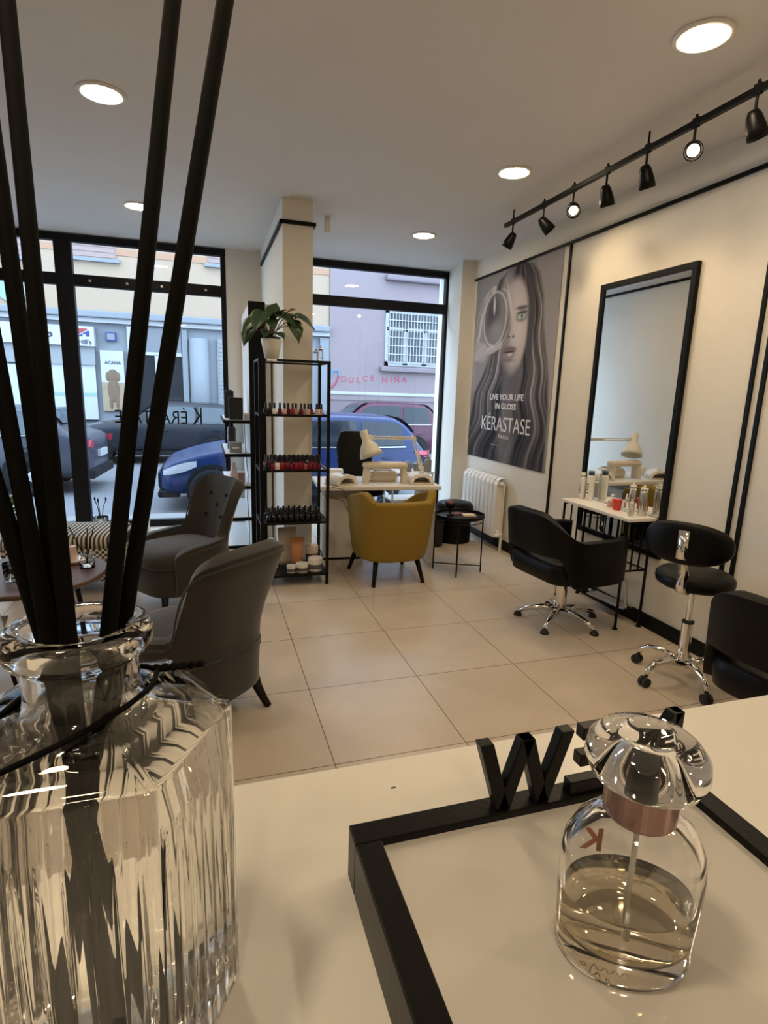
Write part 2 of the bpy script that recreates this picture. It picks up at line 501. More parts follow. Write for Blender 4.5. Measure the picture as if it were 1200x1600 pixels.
# dog poster on the pilaster
dp = bp('dog_poster', M_SIGN, -2.78, -2.18, -.03, .08, .75, 2.42)
bp('poster_field', mat('straw_print', (0.22, 0.165, 0.10), .6, noise=.3, nscale=8), -2.78, -2.18, -.035, -.03, .75, 1.55, parent=dp)
text('lettering', 'ACANA', .12, M_SIGNTXT, dp, loc=(-2.46, -.032, 2.05 - zb), bold=.004)
b = bm()
ellipsoid(b, (0, 0, .95), .15, .01, .18); ellipsoid(b, (-.13, 0, .93), .06, .01, .13); ellipsoid(b, (.13, 0, .93), .06, .01, .13)
ellipsoid(b, (0, 0, .55), .16, .01, .34); ellipsoid(b, (-.08, 0, .25), .05, .01, .25); ellipsoid(b, (.08, 0, .25), .05, .01, .25)
obj('dog_picture', b, M_DOG, dp, smooth=True, loc=(-2.48, -.036, .78 - zb))
# house number plate
b = bm(); box(b, -2.60, -2.34, -.02, .1, 2.68 - zb, 2.92 - zb); pl = obj('number_plate', b, M_BLUEP, bld)
b = bm(); box(b, -2.565, -2.375, -.03, -.02, 2.715 - zb, 2.885 - zb); obj('plate_face', b, M_STONE, pl)
# doorway
bp('pilaster', M_EXTWHITE, -2.05, -1.9, -.06, .1, zb, 3.1)
bp('doorway', M_DARKGLASS, -1.85, -.62, .03, .12, zb, 2.35)
bp('fanlight', mat('grey_fanlight', (.12, .125, .135), .4, noise=.05, nscale=5), -1.85, -.62, .0, .12, 2.42, 3.1)
bp('door_lintel', M_EXTWHITE, -1.85, -.62, -.03, .1, 2.34, 2.43)
bp('door_post', M_EXTWHITE, -1.35, -1.18, -.03, .1, zb, 2.35)
bp('pilaster', M_STONE, -.60, -.45, -.05, .1, zb, 3.1)
b = bm(); lathe(b, [(.27, 0), (.27, 3.1)], 24); obj('round_column', b, M_STONE, bld, smooth=True, loc=(-.13, -.05, 0))
sh = bp('side_shutter', M_SHUTG, .38, 1.9, -.02, .1, .2, 2.9)
b = bm()
for q in range(22):
    box(b, .42, 1.86, -.04, -.02, .25 - zb + q * .12, .34 - zb + q * .12)
obj('shutter_slats', b, M_SHUTG, sh)

pk = thing('building', 'pink rendered building with white barred window and red graffiti', 'building', (0, YF, zb))
bp('wall', M_PINK, 3.75, 16, -.05, 2, zb, 9, parent=pk)
bp('plinth', M_PINKD, 3.75, 16, -.10, 0, zb, 1.33, parent=pk)
bp('plinth_ledge', M_EXTWHITE, 3.75, 16, -.16, 0, 1.40, 1.50, parent=pk, bevel=.02)
bp('plinth_band', M_PINK, 3.75, 16, -.13, 0, 1.24, 1.40, parent=pk)
bp('pediment', M_PINKD, 5.5, 9.2, -.30, 0, 4.93, 5.12, parent=pk, bevel=.05)
bp('corner_stone', M_STONE, 3.45, 3.735, -.07, .07, zb, 3.1)
gw = bp('barred_window', M_DARKGLASS, 5.62, 7.55, -.07, .1, 2.42, 4.02, parent=pk)
b = bm()
for x0, x1, z0, z1 in ((5.55, 5.66, 2.36, 4.06), (7.5, 7.6, 2.36, 4.06), (5.55, 7.6, 2.36, 2.50), (5.55, 7.6, 3.98, 4.08), (6.15, 6.32, 2.4, 3.55), (6.82, 6.99, 2.4, 3.55), (5.6, 7.55, 3.45, 3.56)):
    box(b, x0, x1, -.10, -.04, z0 - zb, z1 - zb)
obj('window_frame', b, M_EXTWHITE, gw)
b = bm()
for k in range(19):
    tube(b, [(5.66 + k * .103, -.2, 2.46 - zb), (5.66 + k * .103, -.2, 4.05 - zb)], .014, 5)
for z in (2.46, 2.72, 2.98, 3.24, 3.5, 3.76, 4.04):
    tube(b, [(5.6, -.2, z - zb), (7.6, -.2, z - zb)], .016, 5)
obj('window_bars', b, M_EXTWHITE, gw)
bp('sill', M_PINKD, 5.4, 7.75, -.24, 0, 2.17, 2.33, parent=pk, bevel=.03)
for k, (ch, x, z, rz) in enumerate((('D', 4.22, 1.80, 0), ('U', 4.46, 1.78, 3), ('L', 4.70, 1.78, 0), ('C', 4.93, 1.84, 0), ('E', 5.15, 1.86, 4), ('N', 5.58, 1.82, 0), ('I', 5.80, 1.84, 0), ('Ñ', 6.0, 1.84, -4), ('A', 6.25, 1.86, 0))):
    text('graffiti_letter', ch, .26, M_GRAF, pk, loc=(x, -.053, z - zb), rot=(R(90), R(rz), 0), bold=.004)
b = bm(); tube(b, [(3.78, -.06, 2.05), (3.86, -.06, 2.25), (4.02, -.06, 2.26), (4.05, -.06, 2.1)], .03, 5); obj('graffiti_heart', b, M_GRAFB, pk, loc=(0, 0, -zb - .12))
b = bm(); tube(b, [(4.05, -.06, 2.1), (3.97, -.06, 1.9), (3.82, -.06, 1.72)], .03, 5); obj('graffiti_heart', b, M_GRAF, pk, loc=(0, 0, -zb - .12))

# ------------------------------------------------------------------ cars
M_TYRE = mat('tyre_rubber', (0.008, 0.008, 0.009), .8, spec=.15, noise=.2, nscale=20)
M_ALLOY = mat('alloy_wheel', (.55, .56, .58), .3, metal=1.0, noise=.05, nscale=10)
M_CARGLASS = mat('car_window_glass', (.045, .058, .065), .06, spec=.4, noise=.1, nscale=3)
M_LAMP = mat('headlamp_lens', (.28, .29, .31), .12, noise=.1, nscale=25)
M_TAIL = mat('tail_lamp_lens', (.34, .03, .05), .2, noise=.1, nscale=25)
M_CARPLAST = mat('car_dark_plastic', (.008, .008, .009), .7, spec=.15, noise=.1, nscale=10)
M_PLATE = mat('number_plate_white', (.35, .35, .35), .4, noise=.03, nscale=10)

def car(name, label, loc, rz, paint, L=4.3, W=1.78, H=1.5, hood=.92, cab=(-.47, .13), rear_drop=0.0, wheel_r=.33, axles=(1.32, -1.30), belt=.93, glass=None):
    glass = glass or M_CARGLASS
    root = thing(name, label, 'car', loc, rz)
    hl = L / 2
    xc0, xc1 = cab[0] * L, cab[1] * L
    roof0, roof1 = xc0 + .50, xc1 - .75      # flat roof between
    def wid(x):
        t = abs(x) / hl
        return W / 2 * (1 - .20 * t ** 5)
    def lo_top(x):
        if x > xc1:
            t = (x - xc1) / (hl - xc1)
            return belt + .06 - (belt + .06 - .68) * t ** 2.2
        if x < xc0:
            t = (xc0 - x) / (hl + xc0 + 1e-6)
            return belt + .08 - rear_drop * t
        return belt + .06 + .02 * (xc1 - x) / L
    def roof(x):
        base = lo_top(x)
        if x <= xc0 or x >= xc1:
            return base
        if x > roof1:
            t = (xc1 - x) / (xc1 - roof1); s = math.sin(t * math.pi / 2) ** .95
        elif x < roof0:
            t = (x - xc0) / (roof0 - xc0); s = math.sin(t * math.pi / 2) ** .7
        else:
            s = 1.0
        mid = (roof0 + roof1) / 2
        return base + (H - base - .03 * (abs(x - mid - .2)) ** 1.5) * s
    def side(x, z):
        bz = lo_top(x) - .02
        w = wid(x)
        if z <= bz:
            t = (z - .2) / (bz - .2)
            return w * (.93 + .07 * math.sin(max(0, min(1, t)) * math.pi * .8 + .25))
        return w * .965 - (z - bz) * .40
    n = 34
    xs = [-hl + (L) * i / (n - 1) for i in range(n)]
    rings = []
    for x in xs:
        e = 1 - abs(x) / hl
        zlow = .22 + (.10 if e < .04 else 0)
        lt, rf = lo_top(x), roof(x)
        if e < .001:
            lt = rf = lt - .10
        half = [(wid(x) * .85, zlow)]
        for k in range(1, 6):
            z = zlow + (lt - .02 - zlow) * k / 5
            half.append((side(x, z) * (1 if e > .02 else .96), z))
        if rf > lt + .02:
            for k in (1, 2, 3):
                z = lt + (rf - .05 - lt) * k / 3
                half.append((side(x, z), z))
            half.append((side(x, rf - .05) * .86, rf - .008))
        else:
            for k in (1, 2, 3):
                half.append((side(x, lt - .02) * (1 - .05 * k), lt - .02 + .008 * k))
            half.append((side(x, lt) * .72, lt + .012))
        half.append((0.0, rf + .012))
        ring = [(x, y, z) for y, z in half] + [(x, -y, z) for y, z in half[-2::-1]]
        rings.append(ring)
    b = bm(); loft(b, rings); obj('body', b, paint, root, smooth=True, subsurf=1)
    # glass
    for sgn in (1, -1):
        mid = xc0 + (xc1 - xc0) * .42
        for xa, xb in ((xc0 + .34, mid - .04), (mid + .04, xc1 - .38)):
            rows = []
            m = 10
            for i in range(m + 1):
                x = xa + (xb - xa) * i / m
                z0 = lo_top(x) + .015
                z1 = max(z0 + .02, roof(x) - .10)
                col = []
                for k in range(4):
                    z = z0 + (z1 - z0) * k / 3
                    col.append((x, sgn * (side(x, z) + .012), z))
                rows.append(col)
            b = bm(); grid(b, rows); obj('side_window', b, glass, root, smooth=True)
        # chrome line under windows
        b = bm(); tube(b, [(xc0 + .3 + (xc1 - xc0 - .6) * i / 8, sgn * (side(xc0 + .3 + (xc1 - xc0 - .6) * i / 8, lo_top(0)) + .012), lo_top(xc0 + .3 + (xc1 - xc0 - .6) * i / 8) - .005) for i in range(9)], .012, 5); obj('window_trim', b, M_ALLOY, root)
        b = bm(); ellipsoid(b, (xc1 - .45, sgn * (W / 2 + .09), belt + .12), .09, .09, .07, 10, 8); obj('wing_mirror', b, paint, root, smooth=True)
        for xd in (mid - .45, mid + .75):
            b = bm(); box(b, xd - .09, xd + .09, sgn * (side(xd, .82)) - .02, sgn * (side(xd, .82)) + .03, .80, .83); obj('door_handle', b, paint, root, bevel=.006)
        b = bm(); box(b, axles[1] + .42, axles[0] - .42, sgn * W / 2 * .97 - .03, sgn * W / 2 * .97 + .02, .23, .33); obj('side_skirt', b, M_CARPLAST, root, bevel=.01)
        for ax in axles:
            b = bm()
            yb = W / 2 * (1 - .20 * (abs(ax) / hl) ** 5)
            pr = [(wheel_r + .045, 0), (wheel_r + .045, .05), (0, .05)]
            lathe(b, [(0, 0)] + pr, 28)
            obj('wheel_arch', b, M_CARPLAST, root, loc=(ax, sgn * (yb - .045), wheel_r + .03), rot=(R(-90) * sgn, 0, 0))
            wb = bm(); lathe(wb, [(.20, 0), (wheel_r - .03, 0), (wheel_r, .03), (wheel_r, .16), (wheel_r - .03, .19), (.205, .19), (.20, .16)], 28, close=False)
            w = obj('wheel', wb, M_TYRE, root, smooth=True, loc=(ax, sgn * (yb - .135), wheel_r), rot=(R(-90) * sgn, 0, 0))
            rb = bm()
            lathe(rb, [(0, .13), (.05, .15), (.05, .17), (0, .175)], 12)
            for k in range(5):
                a = k * 2 * math.pi / 5
                prism(rb, [(.04 * math.cos(a + .9), .04 * math.sin(a + .9)), (.20 * math.cos(a + .16), .20 * math.sin(a + .16)), (.20 * math.cos(a - .16), .20 * math.sin(a - .16)), (.04 * math.cos(a - .9), .04 * math.sin(a - .9))], 'z', .12, .165)
            lathe(rb, [(.19, .05), (.215, .17), (.20, .185), (.18, .06)], 28, close=False)
            obj('alloy_rim', rb, M_ALLOY, w)
        # lamps
        b = bm()
        rows = []
        for i in range(7):
            x = hl - .55 + .47 * i / 6
            zc = .60 + .14 * (1 - i / 6); hh = .02 + .045 * math.sin(math.pi * (.15 + .75 * i / 6)); rows.append([(x, sgn * (side(x, zc - hh) + .014), zc - hh), (x, sgn * (side(x, zc) + .016), zc), (x, sgn * (side(x, zc + hh) + .012), zc + hh)])
        grid(b, rows); obj('headlamp', b, M_LAMP, root, smooth=True)
        b = bm()
        rows = []
        for i in range(6):
            x = -hl + .26 * i / 5
            zc = .86 + .05 * i / 5
            hh = .065 - .045 * i / 5
            rows.append([(x, sgn * (side(x, zc) + .014), zc - hh), (x, sgn * (side(x, zc) + .018), zc), (x, sgn * (side(x, zc) + .010), zc + hh)])
        rows = [[(-hl - .016, sgn * .62, .82), (-hl - .016, sgn * .62, .87), (-hl - .016, sgn * .62, .91)], [(-hl - .016, sgn * .75, .77), (-hl - .016, sgn * .75, .86), (-hl - .016, sgn * .75, .95)]] + rows
        grid(b, rows); obj('tail_lamp', b, M_TAIL, root, smooth=True)
    for nm, xa, xb in (('windscreen', roof1 + .05, xc1 - .08), ('rear_window', roof0 - .12, xc0 + .10)):
        rows = []
        for i in range(8):
            x = xa + (xb - xa) * i / 7
            z = roof(x)
            rows.append([(x + (.03 if xb > xa else -.03), t * (side(x, z - .05) * .84), z + .020 - .010 * abs(t)) for t in (-1, -.5, 0, .5, 1)])
        b = bm(); grid(b, rows); obj(nm, b, glass, root, smooth=True)
    b = bm(); box(b, hl - .10, hl + .012, -.55, .55, .34, .58); obj('grille', b, M_CARPLAST, root, bevel=.02)
    b = bm(); box(b, hl - .02, hl + .024, -.26, .26, .42, .53); obj('number_plate', b, M_PLATE, root)
    b = bm(); box(b, -hl - .028, -hl + .03, -.26, .26, .60, .72); obj('number_plate', b, M_PLATE, root)
    b = bm(); box(b, -hl - .02, -hl + .3, -.70, .70, .26, .42); obj('rear_bumper', b, M_CARPLAST, root, bevel=.03)
    b = bm(); box(b, hl - .3, hl + .015, -.72, .72, .22, .32); obj('front_bumper', b, M_CARPLAST, root, bevel=.03)
    return root

def paint(name, c):
    return mat(name, [q * .36 for q in c], .25, spec=.3, noise=.03, nscale=5)
M_CARGLASSDK = mat('tinted_car_window', (.014, .018, .022), .05, spec=.35, noise=.1, nscale=3)
P_BLUE = paint('blue_car_paint', (0.016, 0.045, 0.17))
P_DARK = paint('dark_grey_car_paint', (0.03, 0.037, 0.052))
P_GREY = paint('grey_car_paint', (0.11, 0.115, 0.15))
P_MAROON = paint('maroon_car_paint', (0.16, 0.035, 0.075))
car('car', 'blue hatchback parked nearest the window, seen behind the office chair and the shelves', (1.42, 9.55, ZS), R(180), P_BLUE, L=4.25, H=1.50, glass=M_CARGLASSDK, axles=(1.36, -1.22), wheel_r=.33)
car('car', 'dark grey hatchback parked on the far side of the street before the stone doorway', (-1.15, 15.35, ZS), R(180), P_DARK, L=4.3, H=1.48, wheel_r=.32)
car('car', 'grey saloon car seen from behind at the left window mullion', (-4.05, 11.4, ZS), R(176), P_GREY, L=4.5, H=1.46, cab=(-.42, .16), rear_drop=.02)
car('car', 'maroon crossover car parked under the barred window', (3.95, 14.9, ZS), R(180), P_MAROON, L=4.4, H=1.62, belt=1.0, glass=M_CARGLASSDK, wheel_r=.35)

# ------------------------------------------------------------------ ceiling lights
def downlight(x, y, label):
    t = thing('downlight', label, 'ceiling light', (x, y, ZC), 0, 'recessed ceiling lights')
    b = bm(); lathe(b, [(.088, 0), (.112, 0), (.112, -.008), (.092, -.011), (.088, -.004)], 40, close=False); obj('trim_ring', b, M_WPLAST, t, smooth=True)
    b = bm(); lathe(b, [(0, -.006), (.090, -.006), (.090, -.002), (0, -.002)], 40); obj('diffuser', b, M_DISC, t)
    return t
downlight(1.89, 2.05, 'round recessed ceiling light, the largest lit disc, beside the end of the spotlight rail')
downlight(1.91, 3.52, 'round recessed ceiling light beside the middle of the spotlight rail')
downlight(1.91, 5.10, 'round recessed ceiling light in front of the barred window view, past the spotlight rail')
downlight(-.437, 3.40, 'round recessed ceiling light between the black reeds, the larger of two there')
downlight(-.463, 5.25, 'small round recessed ceiling light close to the window with the lettering, touching a black reed')
for (x, y), l in zip(((1.90, .55), (1.90, -1.0), (-.44, 1.75), (-.44, .15), (-.44, -1.5)), ('over the reception counter on the spotlight side', 'behind the camera on the spotlight side', 'over the walkway before the counter', 'over the reception counter', 'behind the reception counter')):  # unseen downlights, added to light the foreground and near part of the room
    downlight(x, y, 'unseen ceiling light added for fill ' + l)

tr = thing('spotlight_track', 'black ceiling track rail carrying small bell-shaped spotlights along the poster wall', 'track light', (2.285, 0, ZC))
ZT = -.085
b = bm(); box(b, -.014, .014, -1.2, 4.29, ZT - .014, ZT + .014); obj('rail', b, M_BLKMETAL, tr, bevel=.003)
for y in (4.17, 2.77, 1.2, .2, -1.1):
    b = bm(); lathe(b, [(.005, ZT + .014), (.005, 0)], 10, c=(0, y)); obj('ceiling_mount', b, M_BLKMETAL, tr)
heads = ((4.17, (-.35, .5, -1)), (3.75, (.85, -.35, -1)), (3.41, (-.50, -1.0, -.75)), (3.09, (.35, .10, -1)), (2.77, (.35, .05, -1)), (2.455, (-.85, -1.0, -.75)), (2.13, (.35, -.1, -1)), (1.2, (.6, -.1, -1)), (.2, (.6, -.1, -1)))
for y, d in heads:
    D = Vector(d).normalized()
    hd = bpy.data.objects.new('spot_head', None); COL.objects.link(hd); hd.parent = tr; hd.location = (0, y, ZT - .105)
    b = bm(); tube(b, [(0, 0, .0), (0, 0, .145)], .007, 8); box(b, -.010, .010, -.018, .018, .085, .130); obj('stem', b, M_BLKMETAL, hd, bevel=.003)
    q = D.to_track_quat('-Z', 'Y').to_euler()
    b = bm(); lathe(b, [(0, .03), (.020, .028), (.030, .008), (.040, -.045), (.043, -.085), (.039, -.085), (.034, -.045), (.02, 0), (0, 0)], 20, close=False); obj('shade', b, M_BLKMETAL, hd, smooth=True, rot=q)
    b = bm(); lathe(b, [(0, -.050), (.018, -.052), (.027, -.066), (.027, -.070), (0, -.070)], 20, close=False); obj('bulb', b, M_BULB, hd, rot=q, smooth=True)
    ld = bpy.data.lights.new('spot_lamp', 'SPOT'); ld.energy = SPOT_WATT; ld.color = SPOT_COLOR; ld.spot_size = R(120); ld.spot_blend = 1.0; ld.shadow_soft_size = .03
    lo = bpy.data.objects.new('spot_lamp', ld); COL.objects.link(lo); lo.parent = hd; lo.rotation_euler = q; lo.location = D * .09

t = thing('motion_sensor', 'small white motion sensor hanging from the ceiling near the partition', 'sensor', (1.0, 4.94, ZC))
b = bm(); box(b, -.02, .02, -.02, .02, -.03, 0); obj('bracket', b, M_WPLAST, t, bevel=.004)
b = bm(); box(b, -.026, .026, -.045, -.005, -.125, -.02); obj('housing', b, M_WPLAST, t, bevel=.012, seg=3)

# ------------------------------------------------------------------ poster
def poster():
    NX, NZ = 190, 250
    U, V = np.meshgrid(np.linspace(0, 1, NX), np.linspace(0, 1, NZ))
    rng = np.random.default_rng(3)
    def sm(a, b, x):
        t = np.clip((x - a) / (b - a), 0, 1); return t * t * (3 - 2 * t)
    def interp(v, pts):
        p = sorted(pts); return np.interp(v, [q[0] for q in p], [q[1] for q in p])
    def blob(cx, cy, rx, ry, soft=.3, ang=0.0):
        c, s = math.cos(ang), math.sin(ang)
        dx, dy = U - cx, V - cy
        x = (dx * c + dy * s) / rx; y = (-dx * s + dy * c) / ry
        return 1 - sm(1 - soft, 1 + soft, np.sqrt(x * x + y * y))
    g = .34 - .05 * V + .05 * U + .04 * (1 - np.abs(U - .95))
    img = np.stack([g * 1.0, g * .93, g * .94], -1) * .78
    # hair
    left = interp(V, [(0, -.05), (.37, .06), (.45, .15), (.53, .22), (.6, .27), (.75, .28), (.9, .28), (.95, .31), (.985, .40), (1, .50)])
    right = interp(V, [(0, .99), (.28, .985), (.43, .96), (.52, .93), (.67, .87), (.82, .84), (.93, .78), (.98, .70), (1, .62)])
    hm = sm(-.02, .02, U - left) * sm(-.02, .02, right - U)
    wave = .055 * np.sin(V * 9 + 1.5 + U * 2) * (1 - V) + .02 * np.sin(V * 23)
    s = (U - (left + right) / 2) / np.maximum(.2, right - left) + wave
    st = np.zeros_like(U)
    for k, (fq, am) in enumerate(((9, .5), (17, .6), (31, .6), (57, .5), (83, .35))):
        st += am * np.sin(s * fq * 2 + rng.uniform(0, 6) + 1.2 * np.sin(V * (3 + k) + rng.uniform(0, 6)))
    st = np.clip(.5 + st * .22, 0, 1)
    shade = .018 + .36 * st ** 2.2 * (1 - .55 * sm(.5, 1.0, V)) * (.45 + .75 * sm(.05, .5, V))
    shade *= (.55 + .45 * sm(.0, .3, np.abs(s)))
    hair = np.stack([shade * 1.06, shade * .93, shade * .93], -1)
    img = img * (1 - hm[..., None]) + hair * hm[..., None]
    # neck and face
    nk = blob(.55, .43, .12, .12, .35) * .9
    img = img * (1 - nk[..., None]) + np.array([.13, .115, .125]) * nk[..., None]
    fm = np.maximum(blob(.535, .70, .165, .235, .12, .03), blob(.53, .56, .115, .10, .2))
    fl = .30 + .20 * blob(.60, .66, .10, .14, .9) + .10 * blob(.53, .86, .14, .08, .9) - .12 * blob(.44, .62, .07, .18, .8) - .10 * blob(.54, .475, .10, .04, .8) + .07 * blob(.52, .51, .05, .03, .8)
    face = np.stack([fl * 1.08, fl * .95, fl * .93], -1)
    img = img * (1 - fm[..., None]) + face * fm[..., None]
    def put(m, c, a=1.0):
        nonlocal img
        m = (m * a)[..., None]
        img = img * (1 - m) + np.array(c) * m
    # fringe strands crossing the forehead
    put(blob(.42, .90, .07, .10, .6, -.5), (.34, .32, .33), .6)
    put(blob(.47, .83, .012, .10, .8, .5), (.55, .53, .53), .7)
    put(blob(.73, .70, .035, .25, .5, .02), (.07, .06, .065), .8)
    # brow, eye, nose, lips
    put(blob(.62, .785, .075, .010, .6, -.04), (.07, .06, .06), .9)
    put(blob(.62, .745, .062, .026, .5), (.07, .06, .065), .85)
    put(blob(.62, .743, .046, .014, .3), (.42, .44, .43))
    put(blob(.625, .744, .017, .014, .3), (.16, .30, .22)); put(blob(.625, .744, .007, .007, .4), (.02, .02, .02))
    put(blob(.625, .762, .06, .006, .5), (.05, .045, .05), .9)
    put(blob(.475, .70, .018, .06, .7, -.05), (.12, .105, .11), .8)
    put(blob(.532, .71, .014, .075, .8), (.50, .46, .45), .6)
    put(blob(.515, .662, .030, .018, .6), (.44, .40, .39), .6)
    put(blob(.487, .652, .016, .007, .5), (.05, .04, .045)); put(blob(.54, .652, .014, .006, .5), (.06, .05, .05))
    put(blob(.50, .588, .085, .017, .35), (.17, .12, .125)); put(blob(.505, .563, .070, .018, .35), (.27, .20, .20))
    put(blob(.515, .563, .03, .007, .6), (.52, .46, .46)); put(blob(.50, .577, .082, .004, .5), (.05, .035, .04))
    put(blob(.51, .535, .06, .010, .8), (.12, .10, .105), .7)
    # hand and forearm
    def cap(pts, r, soft=.25):
        d = np.full(U.shape, 9.0)
        for (a0, b0), (a1, b1) in zip(pts[:-1], pts[1:]):
            ax, ay, bx, by = a0 * 1.53, b0 * 1.83, a1 * 1.53, b1 * 1.83
            px, py = U * 1.53 - ax, V * 1.83 - ay
            tt = np.clip((px * (bx - ax) + py * (by - ay)) / ((bx - ax) ** 2 + (by - ay) ** 2), 0, 1)
            d = np.minimum(d, np.hypot(px - tt * (bx - ax), py - tt * (by - ay)))
        return 1 - sm(r * (1 - soft), r * (1 + soft), d)
    put(cap([(-.04, .50), (.06, .57)], .105, .12), (.27, .235, .235))
    put(cap([(.05, .60), (.14, .59)], .10, .15), (.36, .32, .31))
    put(cap([(.00, .56), (.16, .605)], .05, .5), (.44, .40, .39), .7)
    put(cap([(.16, .592), (.28, .600), (.385, .622)], .038, .2), (.40, .36, .35))
    put(cap([(.20, .600), (.36, .622)], .012, .6), (.52, .48, .47), .8)
    put(cap([(.03, .66), (.055, .78), (.12, .87)], .040, .2), (.30, .265, .26))
    put(cap([(.06, .66), (.095, .79), (.16, .885), (.25, .915)], .040, .2), (.40, .365, .36))
    put(cap([(.075, .68), (.112, .79), (.18, .88)], .012, .6), (.52, .49, .48), .8)
    put(cap([(.045, .68), (.075, .79), (.13, .87)], .008, .6), (.13, .11, .11), .8)
    put(blob(.25, .915, .03, .014, .3, .3), (.55, .51, .50))
    # glass disc
    d1 = blob(.285, .760, .150, .140, .06)
    put(d1, (.20, .185, .19))
    put(blob(.25, .79, .09, .10, .7), (.07, .062, .066)); put(blob(.31, .70, .08, .05, .8), (.26, .24, .24), .8)
    put(blob(.27, .83, .014, .045, .5, .1), (.50, .48, .48))
    def ring(cx, cy, rx, ry, w):
        q = np.sqrt(((U - cx) / rx) ** 2 + ((V - cy) / ry) ** 2); return np.exp(-((q - 1) / w) ** 2)
    put(ring(.285, .76, .150, .140, .04), (.55, .53, .53), .85)
    put(ring(.31, .76, .150, .140, .025) * sm(.27, .32, U), (.10, .09, .09), .7)
    put(ring(.345, .765, .150, .140, .03) * sm(.33, .38, U), (.48, .46, .46), .7)
    put(ring(.39, .77, .150, .150, .03) * sm(.40, .44, U), (.42, .40, .40), .5)
    # dress neck strip, pale sleeve at the edge
    put(blob(.53, .13, .10, .20, .5), (.30, .27, .27), .45)
    put(blob(-.01, .46, .06, .10, .3), (.38, .35, .35), .7)
    img *= (.93 + .07 * rng.random(U.shape))[..., None]
    img = np.clip(img * 1.18 - .012, 0.006, 1)
    root = thing('wall_poster', 'tall grey advertising poster of a long-haired woman holding a glass disc to her eye', 'poster', (2.778, 4.965, 1.765))
    WW, HH = 1.53, 1.83
    me = bpy.data.meshes.new('poster_sheet')
    verts = np.stack([np.full(U.size, -.004), (.5 - U.ravel()) * WW, (V.ravel() - .5) * HH], -1)
    idx = np.arange(NX * NZ).reshape(NZ, NX)
    q = np.stack([idx[:-1, :-1], idx[:-1, 1:], idx[1:, 1:], idx[1:, :-1]], -1).reshape(-1, 4)
    me.from_pydata(verts.tolist(), [], q.tolist())
    ca = me.color_attributes.new('print', 'FLOAT_COLOR', 'POINT')
    rgba = np.concatenate([img.reshape(-1, 3), np.ones((U.size, 1))], 1).astype(np.float32)
    ca.data.foreach_set('color', rgba.ravel())
    m = mat('poster_print', (.3, .3, .3), .5, spec=.2)
    nt = m.node_tree
    at = nt.nodes.new('ShaderNodeAttribute'); at.attribute_name = 'print'
    nt.links.new(at.outputs['Color'], nt.nodes['Principled BSDF'].inputs['Base Color'])
    me.materials.append(m)
    o = bpy.data.objects.new('poster_sheet', me); COL.objects.link(o); o.parent = root
    md = o.modifiers.new('solid', 'SOLIDIFY'); md.thickness = .003; md.offset = -1
    mt = mat('poster_lettering', (.80, .79, .78), .5, noise=.03, nscale=10)
    ro = (R(90), 0, R(-90))
    def tx(s, u, v, size, sx, bold=0.0, **k):
        text('lettering', s, size, mt, root, loc=(-.0055, (.5 - u) * WW, (v - .5) * HH), rot=ro, extrude=.0006, sx=sx, bold=bold, **k)
    tx('LIVE YOUR LIFE', .505, .332, .078, 1.22, .0015)
    tx('IN GLOSS', .505, .284, .078, 1.22, .0015)
    tx('KÉRASTASE', .505, .165, .205, .92, -.001)
    tx('PARIS', .507, .128, .05, 1.3, space=1.3)
    tx('_____', .40, .09, .04, 1.6)
    return root
poster()

# ------------------------------------------------------------------ mirror
M_MIRROR = mat('mirror_glass', (.86, .88, .87), .0, metal=1.0)
t = thing('wall_mirror', 'tall black-framed mirror leaning on the wall behind the bottle console', 'mirror', (XR - .002, 0, 0))
b = bm()
for y0, y1, z0, z1 in ((2.80, 3.66, 2.255, 2.295), (2.80, 3.66, .49, .53), (2.80, 2.84, .53, 2.255), (3.62, 3.66, .53, 2.255)):
    box(b, -.03, 0, y0, y1, z0, z1)
obj('frame', b, M_BLACK, t, bevel=.003)
b = bm(); box(b, -.018, -.002, 2.83, 3.63, .52, 2.265); obj('glass', b, M_MIRROR, t)

# ------------------------------------------------------------------ radiator
t = thing('radiator', 'white panelled radiator on the wall under the poster', 'radiator', (2.70, 0, 0))
for k in range(9):
    y = 4.83 + k * .085
    b = bm()
    box(b, -.045, -.03, y - .036, y + .036, .13, .655); box(b, -.03, .05, y - .012, y + .012, .15, .70); box(b, .035, .05, y - .036, y + .036, .15, .66)
    vs = [(-.045, .655), (-.03, .69), (.0, .715), (.05, .715), (.05, .70), (-.02, .70), (-.032, .655)]
    prism(b, [(p[0], p[1]) for p in vs], 'y', y - .036, y + .036)
    obj('section', b, M_WPLAST, t, bevel=.004)
b = bm(); tube(b, [(0, 4.77, .18), (0, 5.55, .18)], .02, 10); tube(b, [(0, 4.77, .66), (0, 5.55, .66)], .02, 10); obj('manifold', b, M_WPLAST, t, smooth=True)
b = bm(); tube(b, [(0, 4.78, .17), (0, 4.735, .17), (0, 4.735, .0)], .010, 8); tube(b, [(.025, 4.78, .17), (.025, 4.76, .17), (.025, 4.76, .0)], .008, 8); obj('pipe', b, M_WPLAST, t)
b = bm(); tube(b, [(-.01, 4.735, .165), (-.06, 4.735, .165)], [.022, .018], 14); obj('valve_knob', b, M_WPLAST, t, smooth=True)

